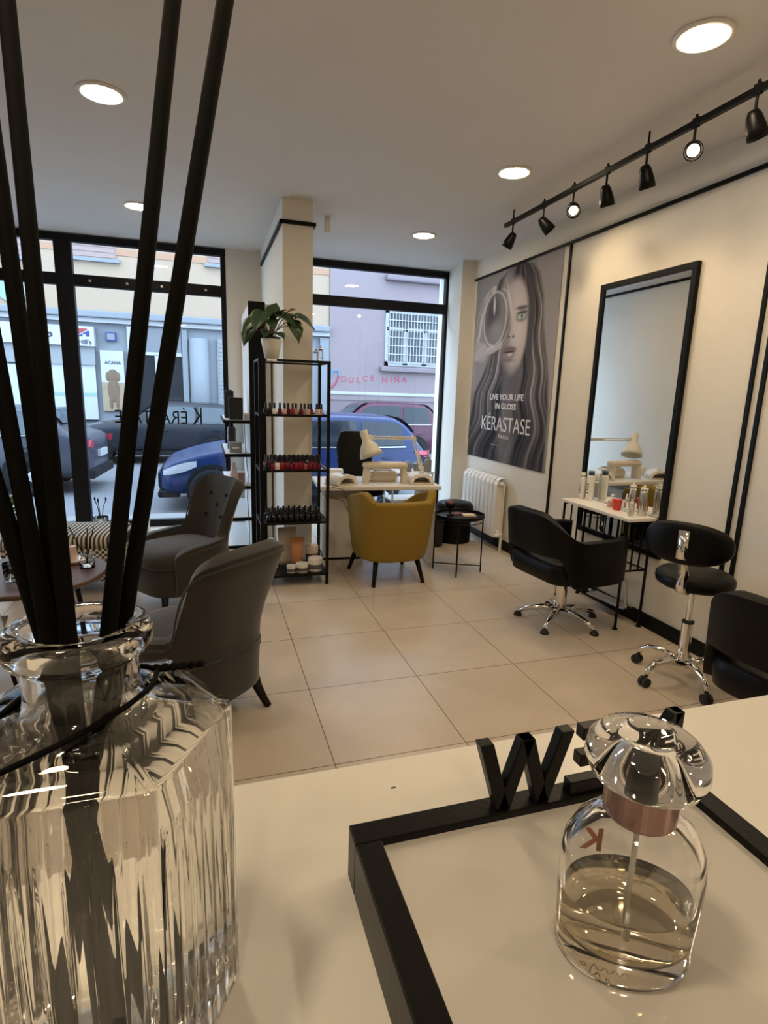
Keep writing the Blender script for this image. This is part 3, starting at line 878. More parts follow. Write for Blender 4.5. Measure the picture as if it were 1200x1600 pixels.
# ------------------------------------------------------------------ styling console with its bottles
CZ = .755
t = thing('styling_console', 'narrow white wall console on black wire end frames under the mirror', 'console table', (0, 0, 0))
b = bm(); box(b, 2.53, 2.748, 2.85, 3.575, CZ - .022, CZ); obj('console_top', b, M_WHITE, t, bevel=.003)
for y in (2.875, 3.545):
    b = bm()
    for x in (2.545, 2.735):
        tube(b, [(x, y, 0), (x, y, CZ - .022)], .009, 8); lathe(b, [(.018, 0), (.018, .008), (.009, .010)], 10, c=(x, y))
    for x in (2.61, 2.67):
        tube(b, [(x, y, .40), (x, y, CZ - .022)], .006, 6)
    for z in (.40, CZ - .032):
        tube(b, [(2.545, y, z), (2.735, y, z)], .007, 6)
    obj('end_frame', b, M_BLKMETAL, t)
b = bm(); tube(b, [(2.735, 2.875, CZ - .035), (2.735, 3.545, CZ - .035)], .008, 6); tube(b, [(2.735, 2.875, .40), (2.735, 3.545, .40)], .006, 6)
for k in range(4):
    tube(b, [(2.735, 3.10 + k * .07, .40), (2.735, 3.10 + k * .07, CZ - .04)], .005, 6)
obj('rear_grid', b, M_BLKMETAL, t)

M_CAPBLUE = mat('teal_bottle_cap', (.03, .10, .14), .4, noise=.1, nscale=20)
M_LABEL = mat('dark_label_print', (.12, .11, .11), .5, noise=.3, nscale=80)
M_REDJAR = mat('red_jar_plastic', (.62, .06, .04), .35, noise=.1, nscale=30)
M_PINKLIQ = mat('pink_liquid_bottle', (.75, .42, .34), .2, noise=.1, nscale=30, trans=.4)
M_SILVER = mat('silver_can', (.62, .60, .57), .25, metal=.9, noise=.06, nscale=30)
def bottle(label, x, y, z, r, h, m, cap, capm, cat='bottle', group=None, neck=.45, name='bottle', lab=None):
    t = thing(name, label, cat, (x, y, z), R(90), group)
    b = bm(); lathe(b, [(0, 0), (r * .94, 0), (r, r * .12), (r, h * .88), (r * .92, h * .95), (r * neck, h), (0, h)], 20); obj('body', b, m, t, smooth=True)
    if cap == 'flip':
        b = bm(); lathe(b, [(0, h), (r * .8, h), (r * .74, h + .028), (0, h + .03)], 18); obj('cap', b, capm, t, smooth=True)
    elif cap == 'pump':
        b = bm(); lathe(b, [(0, h), (r * .5, h), (r * .5, h + .018), (r * .15, h + .02), (r * .15, h + .038), (0, h + .04)], 14); box(b, -r * 1.0, r * .3, -.006, .006, h + .036, h + .048); obj('pump', b, capm, t)
    elif cap == 'spray':
        b = bm(); lathe(b, [(0, h), (r * .45, h), (r * .38, h + .02), (r * .22, h + .03), (r * .18, h + .05), (0, h + .052)], 14); obj('nozzle', b, capm, t, smooth=True)
    elif cap == 'can':
        b = bm(); lathe(b, [(0, h), (r * .93, h), (r * .9, h + .012), (0, h + .014)], 20); lathe(b, [(0, h + .014), (r * .35, h + .014), (r * .3, h + .028), (0, h + .03)], 12); obj('cap', b, capm, t, smooth=True)
    if lab:
        b = bm()
        for q, (z0, z1, w) in enumerate(lab):
            pts = []
            for zz in (z0 * h, z1 * h):
                pts.append([(math.sin(a) * (r + .0008), -math.cos(a) * (r + .0008), zz) for a in np.linspace(-w, w, 8)])
            grid(b, pts)
        o = obj('label', b, M_LABEL, t); o.rotation_euler = (0, 0, R(-170))
    return t
lab1 = [(.62, .66, .35), (.52, .56, .4), (.40, .45, .3), (.28, .33, .35)]
bottle('slim white bottle with a white cap, at the far end of the mirror console', 2.675, 3.535, CZ, .022, .17, M_WPLAST, 'flip', M_WPLAST, lab=lab1, group='bottles on the console')
bottle('white bottle with a teal cap, near the far end of the mirror console', 2.70, 3.475, CZ, .028, .19, M_WPLAST, 'flip', M_CAPBLUE, lab=lab1, group='bottles on the console')
bottle('tiny pink bottle with a white pump, left of the red jar', 2.685, 3.215, CZ, .024, .045, M_PINKLIQ, 'pump', M_WPLAST, group='bottles on the console')
bottle('small clear spray bottle right of the red jar', 2.68, 3.065, CZ, .020, .07, M_SMALLGLASS, 'spray', M_WPLAST, group='bottles on the console')
bottle('tall pale silver spray can, beside the small clear spray bottle', 2.655, 2.985, CZ, .022, .18, M_SILVER, 'can', M_WPLAST, name='spray_can', cat='spray can', group='bottles on the console')
bottle('wide clear silver spray can nearest the front end of the mirror console', 2.70, 2.935, CZ, .026, .17, M_SILVER, 'can', M_WPLAST, name='spray_can', cat='spray can', group='bottles on the console')
bottle('short pale bottle with a white lid between the two silver cans', 2.61, 2.935, CZ, .015, .08, M_SMALLGLASS, 'can', M_WPLAST, group='bottles on the console')
t = thing('jar', 'red plastic jar with a rim on the mirror console', 'jar', (2.66, 3.125, CZ))
b = bm(); lathe(b, [(0, 0), (.026, 0), (.031, .062), (0, .062)], 20); obj('body', b, M_REDJAR, t, smooth=False)
b = bm(); lathe(b, [(0, .062), (.034, .062), (.034, .074), (0, .076)], 20); obj('lid', b, M_REDJAR, t)

# ------------------------------------------------------------------ chairs
def upath(hw, dep, n, p=2.6, span=.78):
    """U-shaped plan path: from front right (+x,+y) round the back to front left; returns list of (x, y, |t|)"""
    out = []
    for i in range(n):
        a = -math.pi * .5 + math.pi * (i / (n - 1) * 2 - 1) * span
        c, s = math.cos(a), math.sin(a)
        x = hw * math.copysign(abs(c) ** (2 / p), c); y = dep * math.copysign(abs(s) ** (2 / p), s)
        out.append((x, y, i / (n - 1) * 2 - 1))
    return out

def wing_chair(loc, rz, label):
    t = thing('armchair', label, 'armchair', loc, rz, 'grey buttoned armchairs')
    # seat base, skirt and cushion
    def ring(s, z, dy=0):
        pts = []
        for k in range(32):
            a = 2 * math.pi * k / 32
            c, q = math.cos(a), math.sin(a)
            x = .272 * s * math.copysign(abs(c) ** .62, c); y = .30 * s * math.copysign(abs(q) ** .62, q) + .02 + dy
            pts.append((x, y, z))
        return pts
    b = bm(); loft(b, [ring(.92, .125), ring(.99, .14), ring(1.0, .22), ring(1.0, .325)]); obj('seat_base', b, M_GREY, t, smooth=True)
    b = bm(); loft(b, [ring(.99, .318), ring(1.02, .335), ring(1.01, .375), ring(.95, .405), ring(.75, .425), ring(.4, .432)]); obj('seat', b, M_GREY, t, smooth=True)
    b = bm(); tube(b, ring(1.012, .325), .006, 6, closed=True); obj('piping', b, M_GREY, t, smooth=True)
    # back shell with low arms
    n, mz = 61, 16
    rows = []
    for (x, y, q) in upath(.252, .29, n, 3.0, .67):
        aq = abs(q)
        # height profile along the path: high back, steep fall, low arm
        if aq < .36:
            zt = .85 - .05 * (aq / .36) ** 3 - .03 * (aq / .36) ** 8
        elif aq < .53:
            s = (aq - .36) / .17; s = .35 * s * s * (3 - 2 * s) + .65 * (1 - (1 - s) ** 1.7); zt = .77 - .29 * s
        else:
            s = (aq - .53) / .47; zt = .48 - .035 * s - .05 * s ** 4
        col = []
        for k in range(mz + 1):
            f = k / mz
            z = .15 + (zt - .15) * f
            h = max(0, (z - .42) / .44)
            waist = 1 - .06 * math.exp(-((z - .52) / .14) ** 2) + .10 * max(0, min(1, (aq - .40) / .2)) * (1 if z < .5 else 0)
            flare = 1 + .22 * h
            yy = y
            if aq > .22:      # wings curl forward at shoulder height
                yy = y + .03 * h * min(1, (aq - .24) / .12)
            xx = x * waist * flare
            yy = yy - .135 * h ** 1.15 + .02
            low = max(0, (.42 - z) / .3)
            col.append((xx * (1 - .06 * low), yy * (1 - .06 * low), z))
        rows.append(col)
    b = bm(); vs = grid(b, rows)
    o = obj('backrest', b, M_GREY, t, smooth=True, solid=.062)
    md = o.modifiers.new('round', 'BEVEL'); md.width = .024; md.segments = 3; md.limit_method = 'ANGLE'; md.angle_limit = R(50)
    # piping along the outside edge
    def outward(i, d):
        a = Vector(rows[min(i + 1, n - 1)][mz]) - Vector(rows[max(i - 1, 0)][mz])
        nrm = Vector((a.y, -a.x, 0)).normalized()
        c = Vector(rows[i][mz]); 
        if nrm.dot(Vector((c.x, c.y - .02, 0))) < 0:
            nrm = -nrm
        return c + nrm * d
    b = bm(); tube(b, [outward(i, .032) + Vector((0, 0, -.035)) for i in range(4, n - 4)], .0055, 6); obj('piping', b, M_GREY, t, smooth=True)
    b = bm(); tube(b, [Vector(rows[i][5]) + (outward(i, .034) - Vector(rows[i][mz])) for i in range(10, n - 10)], .005, 6); obj('piping', b, M_GREY, t, smooth=True)
    for bx, bz in ((-.09, .73), (.09, .73), (0, .655), (-.09, .58), (.09, .58)):
        h = max(0, (bz - .42) / .44)
        b = bm(); ellipsoid(b, (bx, -.231 + .05 * abs(bx) - .135 * h ** 1.15, bz), .013, .008, .013, 12, 8); obj('button', b, M_WOODLEG, t, smooth=True)
    for x in (-.20, .20):
        b = bm(); tube(b, [(x, .255, .14), (x * 1.01, .262, 0.0)], [.024, .015], 12); obj('leg', b, M_WOODLEG, t, smooth=True)
        b = bm(); tube(b, [(x, -.20, .15), (x, -.225, .09), (x * 1.03, -.262, .03), (x * 1.05, -.285, .0)], [.026, .023, .018, .016], 12); obj('leg', b, M_WOODLEG, t, smooth=True)
    return t
wing_chair((-.105, 2.56, 0), .75, 'grey velvet wing armchair seen from behind, nearest the glass bottle')
wing_chair((-.195, 4.05, 0), 2.17, 'grey velvet buttoned armchair seen from the front, before the shelf unit')

def tub_chair(loc, rz):
    t = thing('tub_chair', 'mustard yellow tub chair with black legs tucked up to the white desk', 'chair', loc, rz)
    n, mz = 41, 12
    rows = []
    for (x, y, q) in upath(.305, .30, n, 2.7):
        aq = abs(q)
        bump_ = math.exp(-((aq - .46) / .13) ** 2)
        zt = .68 + .07 * bump_ - .015 * math.exp(-((aq - .27) / .04) ** 2) if aq < .46 else .75 - .18 * ((aq - .46) / .54) ** 1.3
        col = []
        for k in range(mz + 1):
            z = .20 + (zt - .20) * k / mz
            f = (z - .20) / .47
            s = .80 + .20 * min(1, f) ** .7
            col.append((x * s, y * s - .02 * f, z))
        rows.append(col)
    b = bm(); grid(b, rows)
    o = obj('shell', b, M_YELLOW, t, smooth=True, solid=.07)
    md = o.modifiers.new('round', 'BEVEL'); md.width = .03; md.segments = 4; md.limit_method = 'ANGLE'; md.angle_limit = R(50)
    for sgn in (1, -1):
        i = [k for k in range(n) if sgn * (-rows[k][mz][0] + 0) > -.0][0]
        j = min(range(n), key=lambda k: abs(abs(rows[k][mz][0]) - .215) + (0 if rows[k][mz][0] * sgn > 0 and rows[k][mz][1] < 0 else 9))
        pts = []
        for k in range(mz + 1):
            p = Vector(rows[j][k]); d = Vector((p.x, p.y, 0)).normalized()
            pts.append(p + Vector((d.x * .3, -1, 0)).normalized() * .033)
        b = bm(); tube(b, pts, .005, 6); obj('seam', b, M_YELLOW, t, smooth=True)
    b = bm()
    loft(b, [[(x * s, y * s + .02, z) for x, y in rrect(.56, .56, .2, 6)] for s, z in ((.80, .20), (.86, .22), (.93, .36), (.93, .41), (.84, .44), (.5, .455))])
    obj('seat', b, M_YELLOW, t, smooth=True)
    for x, y in ((-.17, -.17), (.17, -.17), (-.20, .20), (.20, .20)):
        b = bm(); tube(b, [(x, y, .22), (x * 1.25, y * 1.40, 0)], [.023, .015], 12); obj('leg', b, M_WOODLEG, t, smooth=True)
    return t
tub_chair((1.40, 4.255, 0), R(4))

def star_base(t, r, legm, n=5, z0=.075, a0=0.0, casters=False):
    for k in range(n):
        a = a0 + 2 * math.pi * k / n
        c, s = math.cos(a), math.sin(a)
        b = bm()
        if casters:
            tube(b, [(.02 * c, .02 * s, z0 + .03), (.10 * c, .10 * s, z0 + .055), (.19 * c, .19 * s, z0 + .045), (r * c, r * s, z0 + .015), (r * c * 1.01, r * s * 1.01, .055)], [.022, .020, .016, .015, .012], 10)
        else:
            tube(b, [(.03 * c, .03 * s, z0 + .01), (.12 * c, .12 * s, z0), (.2 * c, .2 * s, z0 - .018), (r * c, r * s, .035)], [.024, .022, .018, .015], 10)
        leg = obj('leg', b, legm, t, smooth=True)
        if casters:
            tx, ty = -s, c
            b = bm()
            for o_ in (-.013, .013):
                tube(b, [(r * c + tx * (o_ - .009) + .012 * c, r * s + ty * (o_ - .009) + .012 * s, .026), (r * c + tx * (o_ + .009) + .012 * c, r * s + ty * (o_ + .009) + .012 * s, .026)], .026, 16)
            obj('caster', b, M_RUBBER, leg)
        else:
            b = bm(); lathe(b, [(0, 0), (.028, 0), (.028, .010), (.014, .030), (0, .030)], 16, c=(r * c, r * s)); obj('foot', b, M_RUBBER, leg, smooth=False)

def styling_chair(loc, rz, label, foot=True):
    t = thing('salon_chair', label, 'salon chair', loc, rz, 'black leather salon chairs')
    n, mz = 45, 10
    rows = []
    for (x, y, q) in upath(.30, .295, n, 3.6):
        aq = abs(q)
        s = max(0, min(1, (aq - .06) / .50)); s = s * s * (3 - 2 * s)
        zt = .80 - .165 * s
        zl = .535 - .185 * max(0, min(1, (aq - .30) / .14))
        lean = 1 - s
        col = []
        for k in range(mz + 1):
            z = zl + (zt - zl) * k / mz
            col.append((x, y - .05 * lean * (z - .5) / .3, z))
        rows.append(col)
    b = bm(); grid(b, rows)
    o = obj('back_and_arms', b, M_BLKLEA, t, smooth=True, solid=.06)
    md = o.modifiers.new('round', 'BEVEL'); md.width = .02; md.segments = 3; md.limit_method = 'ANGLE'; md.angle_limit = R(50)
    b = bm(); loft(b, [[(x * s, y * s, z) for x, y in rrect(.54, .56, .10, 6, 0, .0)] for s, z in ((.90, .345), (.97, .36), (1.0, .42), (.99, .46), (.93, .485), (.6, .495))]); obj('seat', b, M_BLKLEA, t, smooth=True)
    b = bm(); lathe(b, [(.036, .075), (.036, .30), (.05, .30), (.05, .345)], 24); box(b, -.10, .10, -.10, .10, .325, .345); obj('pump_column', b, M_CHROME, t, smooth=False)
    b = bm(); tube(b, [(.05, -.03, .30), (.12, -.08, .27), (.17, -.12, .285)], .006, 8); obj('pump_lever', b, M_BLKMETAL, t)
    star_base(t, .275, M_CHROME, 5, .085, R(12))
    if foot:
        b = bm()
        for x in (-.17, .17):
            tube(b, [(x, .25, .33), (x, .34, .33), (x, .385, .29), (x, .425, .12), (x, .45, .10)], .012, 10)
        tube(b, [(-.17, .36, .318), (.17, .36, .318)], .014, 10)
        obj('footrest', b, M_CHROME, t, smooth=True)
        b = bm(); box(b, -.17, .17, .40, .50, .085, .10); obj('footplate', b, M_STEEL, t, bevel=.004)
    return t
styling_chair((2.26, 3.09, 0), R(-83), 'black leather salon chair facing the mirror console')
styling_chair((2.24, 1.43, 0), R(-82), 'black leather salon chair behind the reception counter edge, cut by the frame')

def stool(loc, rz):
    t = thing('rolling_stool', 'black round rolling stool with oval backrest and chrome castor base', 'stool', loc, rz)
    z = .545
    b = bm(); lathe(b, [(0, z), (.165, z), (.185, z + .012), (.19, z + .03), (.188, z + .055), (.17, z + .072), (.10, z + .08), (0, z + .082)], 40); obj('seat', b, M_BLKLEA, t, smooth=True)
    b = bm()
    def oval(s, y):
        return [(.205 * s * math.copysign(abs(math.cos(a)) ** .8, math.cos(a)), y - .05 * (1 - (math.cos(a) * s) ** 2) , .815 + .105 * s * math.copysign(abs(math.sin(a)) ** .85, math.sin(a))) for a in np.linspace(0, 2 * math.pi, 36, endpoint=False)]
    loft(b, [oval(.80, -.175), oval(.95, -.180), oval(1.0, -.20), oval(.97, -.222), oval(.80, -.232), oval(.4, -.236)]); obj('backrest', b, M_BLKLEA, t, smooth=True)
    b = bm()
    pr = [(0, -.05, z - .006), (0, -.17, z - .008), (0, -.212, z + .01), (0, -.222, z + .05), (0, -.200, z + .10), (0, -.235, z + .16), (0, -.285, z + .20), (0, -.292, z + .34)]
    w = .024
    L_ = [[(-w, y, zz) for _, y, zz in pr], [(w, y, zz) for _, y, zz in pr]]
    grid(b, L_)
    obj('back_bracket', b, M_CHROME, t, smooth=True, solid=.006)
    for zz in (z + .24, z + .315):
        b = bm(); lathe(b, [(0, 0), (.009, 0), (.006, .006), (0, .007)], 12); obj('bolt', b, M_CHROME, t, loc=(0, -.293, zz), rot=(R(90), 0, 0))
    b = bm(); lathe(b, [(.028, .10), (.028, .335), (.022, .338), (.015, .34), (.015, z)], 20); obj('gas_lift', b, M_CHROME, t, smooth=False)
    b = bm(); lathe(b, [(.026, .33), (.030, .335), (.030, .345), (.017, .348)], 20); obj('collar', b, M_RUBBER, t)
    b = bm(); tube(b, [(.05, .05, z - .01), (.13, .12, z - .03), (.16, .14, z - .06)], .006, 8); obj('lift_lever', b, M_BLKMETAL, t)
    star_base(t, .235, M_CHROME, 5, .075, R(28), casters=True)
    return t
stool((2.43, 2.21, 0), R(-62))

# ------------------------------------------------------------------ manicure desk and what stands on it
DZ = .71
t = thing('manicure_desk', 'white manicure desk with a cabinet base before the window', 'desk', (1.43, 4.81, 0), R(-4.5))
b = bm(); box(b, -.535, .535, -.30, .30, DZ - .035, DZ); obj('desk_top', b, M_WHITE, t, bevel=.006)
b = bm(); box(b, -.46, -.10, -.05, .27, .02, .56); obj('cabinet', b, M_WHITE, t, bevel=.004)
b = bm(); box(b, -.45, -.11, -.03, .27, .56, DZ - .035); obj('cabinet_niche', b, mat('niche_grey', (.45, .42, .38), .5, noise=.05, nscale=8), t)
b = bm(); box(b, -.46, -.10, -.045, .26, 0, .02); obj('plinth', b, M_BLACK, t)
b = bm(); box(b, .45, .50, -.26, .26, 0, DZ - .035); obj('side_panel', b, M_WHITE, t, bevel=.004)

def on_desk(x, y):
    return (x, y, DZ)
def nail_lamp(loc, rz, label):
    t = thing('nail_lamp', label, 'nail lamp', loc, rz, 'white domed nail lamps')
    b = bm()
    pro = [(.11 * math.cos(a), .012 + .083 * math.sin(a) ** .8) for a in np.linspace(0, math.pi, 18)]
    inn = [(.075 * math.cos(a), .012 + .050 * math.sin(a) ** .8) for a in np.linspace(math.pi, 0, 18)]
    prism(b, [(p[0], p[1]) for p in pro] + inn, 'y', -.09, .07); obj('dome', b, M_WPLAST, t, bevel=.006, seg=3)
    b = bm(); prism(b, pro, 'y', .07, .10); obj('rear_cover', b, M_WPLAST, t, bevel=.012, seg=3)
    b = bm(); box(b, -.11, .11, -.09, .10, 0, .012); obj('base_plate', b, M_CREAM, t, bevel=.004)
    b = bm(); box(b, -.022, .022, -.06, -.03, .092, .098); obj('display', b, M_BLACK, t, bevel=.002)
    return t
nail_lamp(on_desk(1.09, 4.66), R(24), 'white domed nail lamp on the left end of the desk')
nail_lamp(on_desk(1.805, 4.66), R(-6), 'white domed nail lamp by the jointed lamp base')
t = thing('arm_rest', 'cream padded arm rest standing on two legs across the desk', 'arm rest', on_desk(1.49, 4.70), R(-5))
b = bm(); loft(b, [[(x, y, z) for x, y in rrect(.40 * s, .13 * s2, .05 * s2, 5)] for s, s2, z in ((.92, .7, .130), (1, 1, .145), (1, 1, .160), (.97, .9, .178), (.8, .6, .185))]); obj('pad', b, M_CREAM, t, smooth=True)
for x in (-.165, .165):
    b = bm(); prism(b, [(x - .025 + (-.01 if x < 0 else .01), 0), (x + .025 + (-.01 if x < 0 else .01), 0), (x + .02, .135), (x - .02, .135)], 'y', -.045, .045); obj('leg', b, M_CREAM, t, bevel=.005)
t = thing('dust_collector', 'pale nail dust collector under the padded arm rest', 'dust collector', on_desk(1.51, 4.86), R(-5))
b = bm(); loft(b, [[(x, y, z) for x, y in rrect(.28 * s, .20 * s, .07, 6)] for s, z in ((.90, 0), (1, .02), (1, .05), (.90, .085), (.62, .095))]); obj('housing', b, M_CREAM, t, smooth=True)
b = bm(); box(b, -.085, .085, -.055, .055, .094, .10); obj('grille', b, mat('tan_grille', (.30, .22, .15), .6, noise=.1, nscale=40), t, bevel=.004)
t = thing('nail_drill_box', 'small white control box behind the left nail lamp', 'control box', on_desk(1.10, 4.93), R(-10))
b = bm(); box(b, -.065, .065, -.05, .05, 0, .10); obj('housing', b, M_WPLAST, t, bevel=.015, seg=3)
b = bm(); lathe(b, [(0, 0), (.014, 0), (.012, .012), (0, .012)], 14); obj('dial', b, M_CREAM, t, loc=(.02, -.05, .06), rot=(R(90), 0, 0))
b = bm(); tube(b, [(1.00, 4.60, DZ + .005), (.97, 4.50, DZ + .004), (1.06, 4.462, DZ - .01), (1.10, 4.462, DZ - .12), (1.12, 4.52, .50), (1.10, 4.62, .57), (1.00, 4.68, .60)], .0025, 6)
tag(obj('power_cable', b, M_RUBBER, None, smooth=True), 'black cable hanging over the left front edge of the desk', 'cable')
# articulated lamp
M_LAMPW = mat('ivory_enamel', (.78, .73, .62), .35, noise=.03, nscale=20)
def desk_lamp():
    t = thing('desk_lamp', 'cream jointed desk lamp standing at the window end of the desk', 'desk lamp', (1.90, 4.86, DZ))
    P0, P1, P2, P3 = (0, 0, 0), (-.01, .02, .10), (-.06, .12, .36), (-.53, -.06, .38)
    b = bm(); lathe(b, [(.07, 0), (.07, .012), (.06, .016)], 24); lathe(b, [(.014, .012), (.014, .09)], 12); obj('base', b, M_LAMPW, t, bevel=.003)
    for nm, A, B_ in (('lower_arm', P1, P2), ('upper_arm', P2, P3)):
        b = bm()
        n = Vector((0, 0, .022)) if nm == 'upper_arm' else Vector((.022, 0, .01))
        tube(b, [A, B_], .006, 8); tube(b, [Vector(A) + n, Vector(B_) + n], .006, 8)
        sp0 = Vector(A).lerp(Vector(B_), .15); sp1 = Vector(A).lerp(Vector(B_), .5)
        tube(b, [sp0 + n * .5 + Vector((0, .015, 0)), sp1 + n * .5 + Vector((0, .015, 0))], .009, 8)
        obj(nm, b, M_LAMPW, t)
    for P in (P1, P2, P3):
        b = bm(); tube(b, [Vector(P) + Vector((.01, -.018, .01)), Vector(P) + Vector((.01, .02, .01))], .022, 14); obj('joint', b, M_LAMPW, t)
    d = Vector((.28, -.25, -.92)).normalized()
    q = d.to_track_quat('-Z', 'Y').to_euler()
    b = bm(); lathe(b, [(0, .09), (.031, .086), (.036, .07), (.036, .0), (.041, -.012), (.072, -.054), (.098, -.12), (.103, -.15), (.098, -.15), (.067, -.054), (.033, -.012), (0, -.005)], 28, close=False); sh = obj('lamp_shade', b, M_LAMPW, t, smooth=True, rot=q, loc=(P3[0] - .035, P3[1] - .02, P3[2] - .01))
    b = bm(); ellipsoid(b, (0, 0, -.06), .028, .028, .035, 14, 10); obj('bulb', b, M_WPLAST, sh, smooth=True)
    return t
desk_lamp()
M_BLKPOL = mat('black_polish', (.012, .011, .013), .12, noise=.1, nscale=60)
# trolley by the window with jars
t = thing('storage_trolley', 'white storage trolley behind the desk by the window', 'trolley', (2.01, 5.52, 0))
for z in (.70, .42, .12):
    b = bm(); box(b, -.23, .23, -.15, .15, z - .018, z); obj('shelf', b, M_WHITE, t, bevel=.003)
for x in (-.215, .215):
    for y in (-.135, .135):
        b = bm(); tube(b, [(x, y, 0), (x, y, .70)], .011, 8); obj('leg', b, M_WPLAST, t)
for x, l in ((1.985, 'squat white jar with a ribbed lid, farther from the pump bottle on the trolley'), (2.105, 'squat white jar with a ribbed lid, close beside the pump bottle on the trolley')):
    tj = thing('jar', l, 'jar', (x, 5.50, .70), 0, 'white jars on the trolley')
    b = bm(); lathe(b, [(0, 0), (.045, 0), (.05, .01), (.05, .05), (0, .05)], 20); obj('body', b, M_EXTWHITE, tj)
    b = bm(); lathe(b, [(0, .05), (.052, .05), (.052, .075), (.03, .09), (.03, .10), (0, .10)], 20); obj('lid', b, M_EXTWHITE, tj)
bottle('tall white pump bottle on the trolley by the window frame', 2.19, 5.44, .70, .040, .13, M_EXTWHITE, 'spray', M_EXTWHITE, group=None)
t = thing('wire_rack', 'small black wire rack on the trolley holding the tools', 'rack', (2.19, 5.58, .70))
b = bm()
for k in range(4):
    tube(b, [(-.04 + k * .025, 0, 0), (-.04 + k * .025, 0, .16)], .003, 5)
tube(b, [(-.05, 0, .155), (.05, 0, .155)], .003, 5); tube(b, [(-.05, 0, .05), (.05, 0, .05)], .003, 5)
obj('wires', b, M_BLKMETAL, t)

# office chair behind the desk
t = thing('office_chair', 'black high-backed office chair behind the manicure desk', 'office chair', (1.42, 5.38, 0), R(172))
b = bm(); loft(b, [[(x, y, z) for x, y in rrect(.50 * s, .48 * s, .10, 5)] for s, z in ((.9, .50), (1, .52), (1, .57), (.94, .60), (.6, .61))]); obj('seat', b, M_BLKLEA, t, smooth=True)
b = bm()
loft(b, [[(x * w, -.24 - .10 * ((z - .6) / .5) + y, z) for x, y in rrect(.39, .07, .033, 5)] for w, z in ((.80, .60), (.88, .66), (.93, .80), (.98, .95), (.90, 1.00), (.82, 1.06), (.76, 1.085), (.60, 1.095))]); obj('backrest', b, M_BLKLEA, t, smooth=True)
b = bm(); tube(b, [(0, 0, .10), (0, 0, .50)], .028, 14); obj('gas_lift', b, M_BLKMETAL, t)
b = bm(); tube(b, [(0, -.1, .49), (0, -.24, .50), (0, -.29, .62)], .022, 8); obj('back_bar', b, M_BLKMETAL, t)
star_base(t, .27, M_BLKMETAL, 5, .075, R(10), casters=True)

# ------------------------------------------------------------------ tray table and the things on it
t = thing('tray_table', 'round black metal tray table on wire legs by the yellow chair', 'side table', (2.035, 4.28, 0), R(20))
b = bm(); lathe(b, [(0, .475), (.205, .475), (.214, .482), (.214, .505), (.208, .505), (.204, .484), (0, .482)], 44, close=False); obj('tray', b, M_BLKMETAL, t, smooth=False)
for k in range(4):
    a = R(45 + 90 * k)
    b = bm(); tube(b, [(.20 * math.cos(a), .20 * math.sin(a), .48), (.205 * math.cos(a), .205 * math.sin(a), 0)], .006, 8); obj('leg', b, M_BLKMETAL, t)
b = bm()
for a in (R(45), R(135)):
    tube(b, [(.205 * math.cos(a), .205 * math.sin(a), .055), (-.205 * math.cos(a), -.205 * math.sin(a), .055)], .005, 6)
obj('cross_bar', b, M_BLKMETAL, t)
b = bm(); tube(b, [(.203 * math.cos(a), .203 * math.sin(a), .45) for a in np.linspace(0, 2 * math.pi, 32, endpoint=False)], .004, 6, closed=True); obj('ring', b, M_BLKMETAL, t)
TZ = .483
t = thing('goblet', 'dark stemmed bowl with dried petals on the black tray table', 'bowl', (1.955, 4.30, TZ))
b = bm(); lathe(b, [(0, 0), (.032, 0), (.030, .006), (.008, .014), (.007, .055), (.02, .065), (.045, .085), (.048, .115), (.044, .115), (.04, .088), (0, .072)], 20, close=False); obj('bowl', b, M_BLKMETAL, t, smooth=True)
b = bm()
for k in range(7):
    ellipsoid(b, (.022 * math.cos(k * 1.1), .022 * math.sin(k * 1.1), .112 + .006 * (k % 2)), .013, .013, .010, 8, 6)
obj('petals', b, mat('dried_petals', (.30, .10, .09), .8, noise=.4, nscale=60), t, smooth=True)
b = bm(); box(b, -.055, .055, -.04, .04, 0, .008); tag(obj('notebook', b, mat('dark_red_cover', (.16, .03, .03), .5, noise=.2, nscale=20), None, bevel=.002, loc=(2.05, 4.36, TZ), rot=(0, 0, R(15))), 'thin dark red notebook lying on the black tray table', 'notebook')
b = bm(); box(b, -.055, .055, -.038, .038, 0, .014); tag(obj('note_pad', b, mat('cream_paper', (.75, .62, .42), .7, noise=.05, nscale=40), None, bevel=.002, loc=(2.115, 4.265, TZ), rot=(0, 0, R(-12))), 'cream paper pad lying on the black tray table', 'note pad')

t = thing('storage_stool', 'black round pouf with a padded lid beside the radiator', 'pouf', (2.43, 5.24, 0))
b = bm(); lathe(b, [(0, 0), (.17, 0), (.175, .01), (.175, .31), (0, .31)], 36); obj('drum', b, M_BLKLEA, t)
b = bm(); lathe(b, [(0, .31), (.185, .31), (.195, .33), (.192, .375), (.17, .405), (.11, .42), (0, .425)], 36); obj('lid', b, M_BLKLEA, t, smooth=True)
t = thing('waste_bin', 'black waste bin in the dark under the desk end, behind the tray table', 'bin', (2.14, 5.12, 0))
b = bm(); lathe(b, [(0, 0), (.11, 0), (.125, .27), (.118, .27), (.105, .01), (0, .01)], 24, close=False); obj('bin_body', b, M_RUBBER, t, smooth=False)
b = bm(); tube(b, [(.123 * math.cos(a), .123 * math.sin(a), .27) for a in np.linspace(0, 2 * math.pi, 24, endpoint=False)], .006, 6, closed=True); obj('rim', b, M_RUBBER, t)

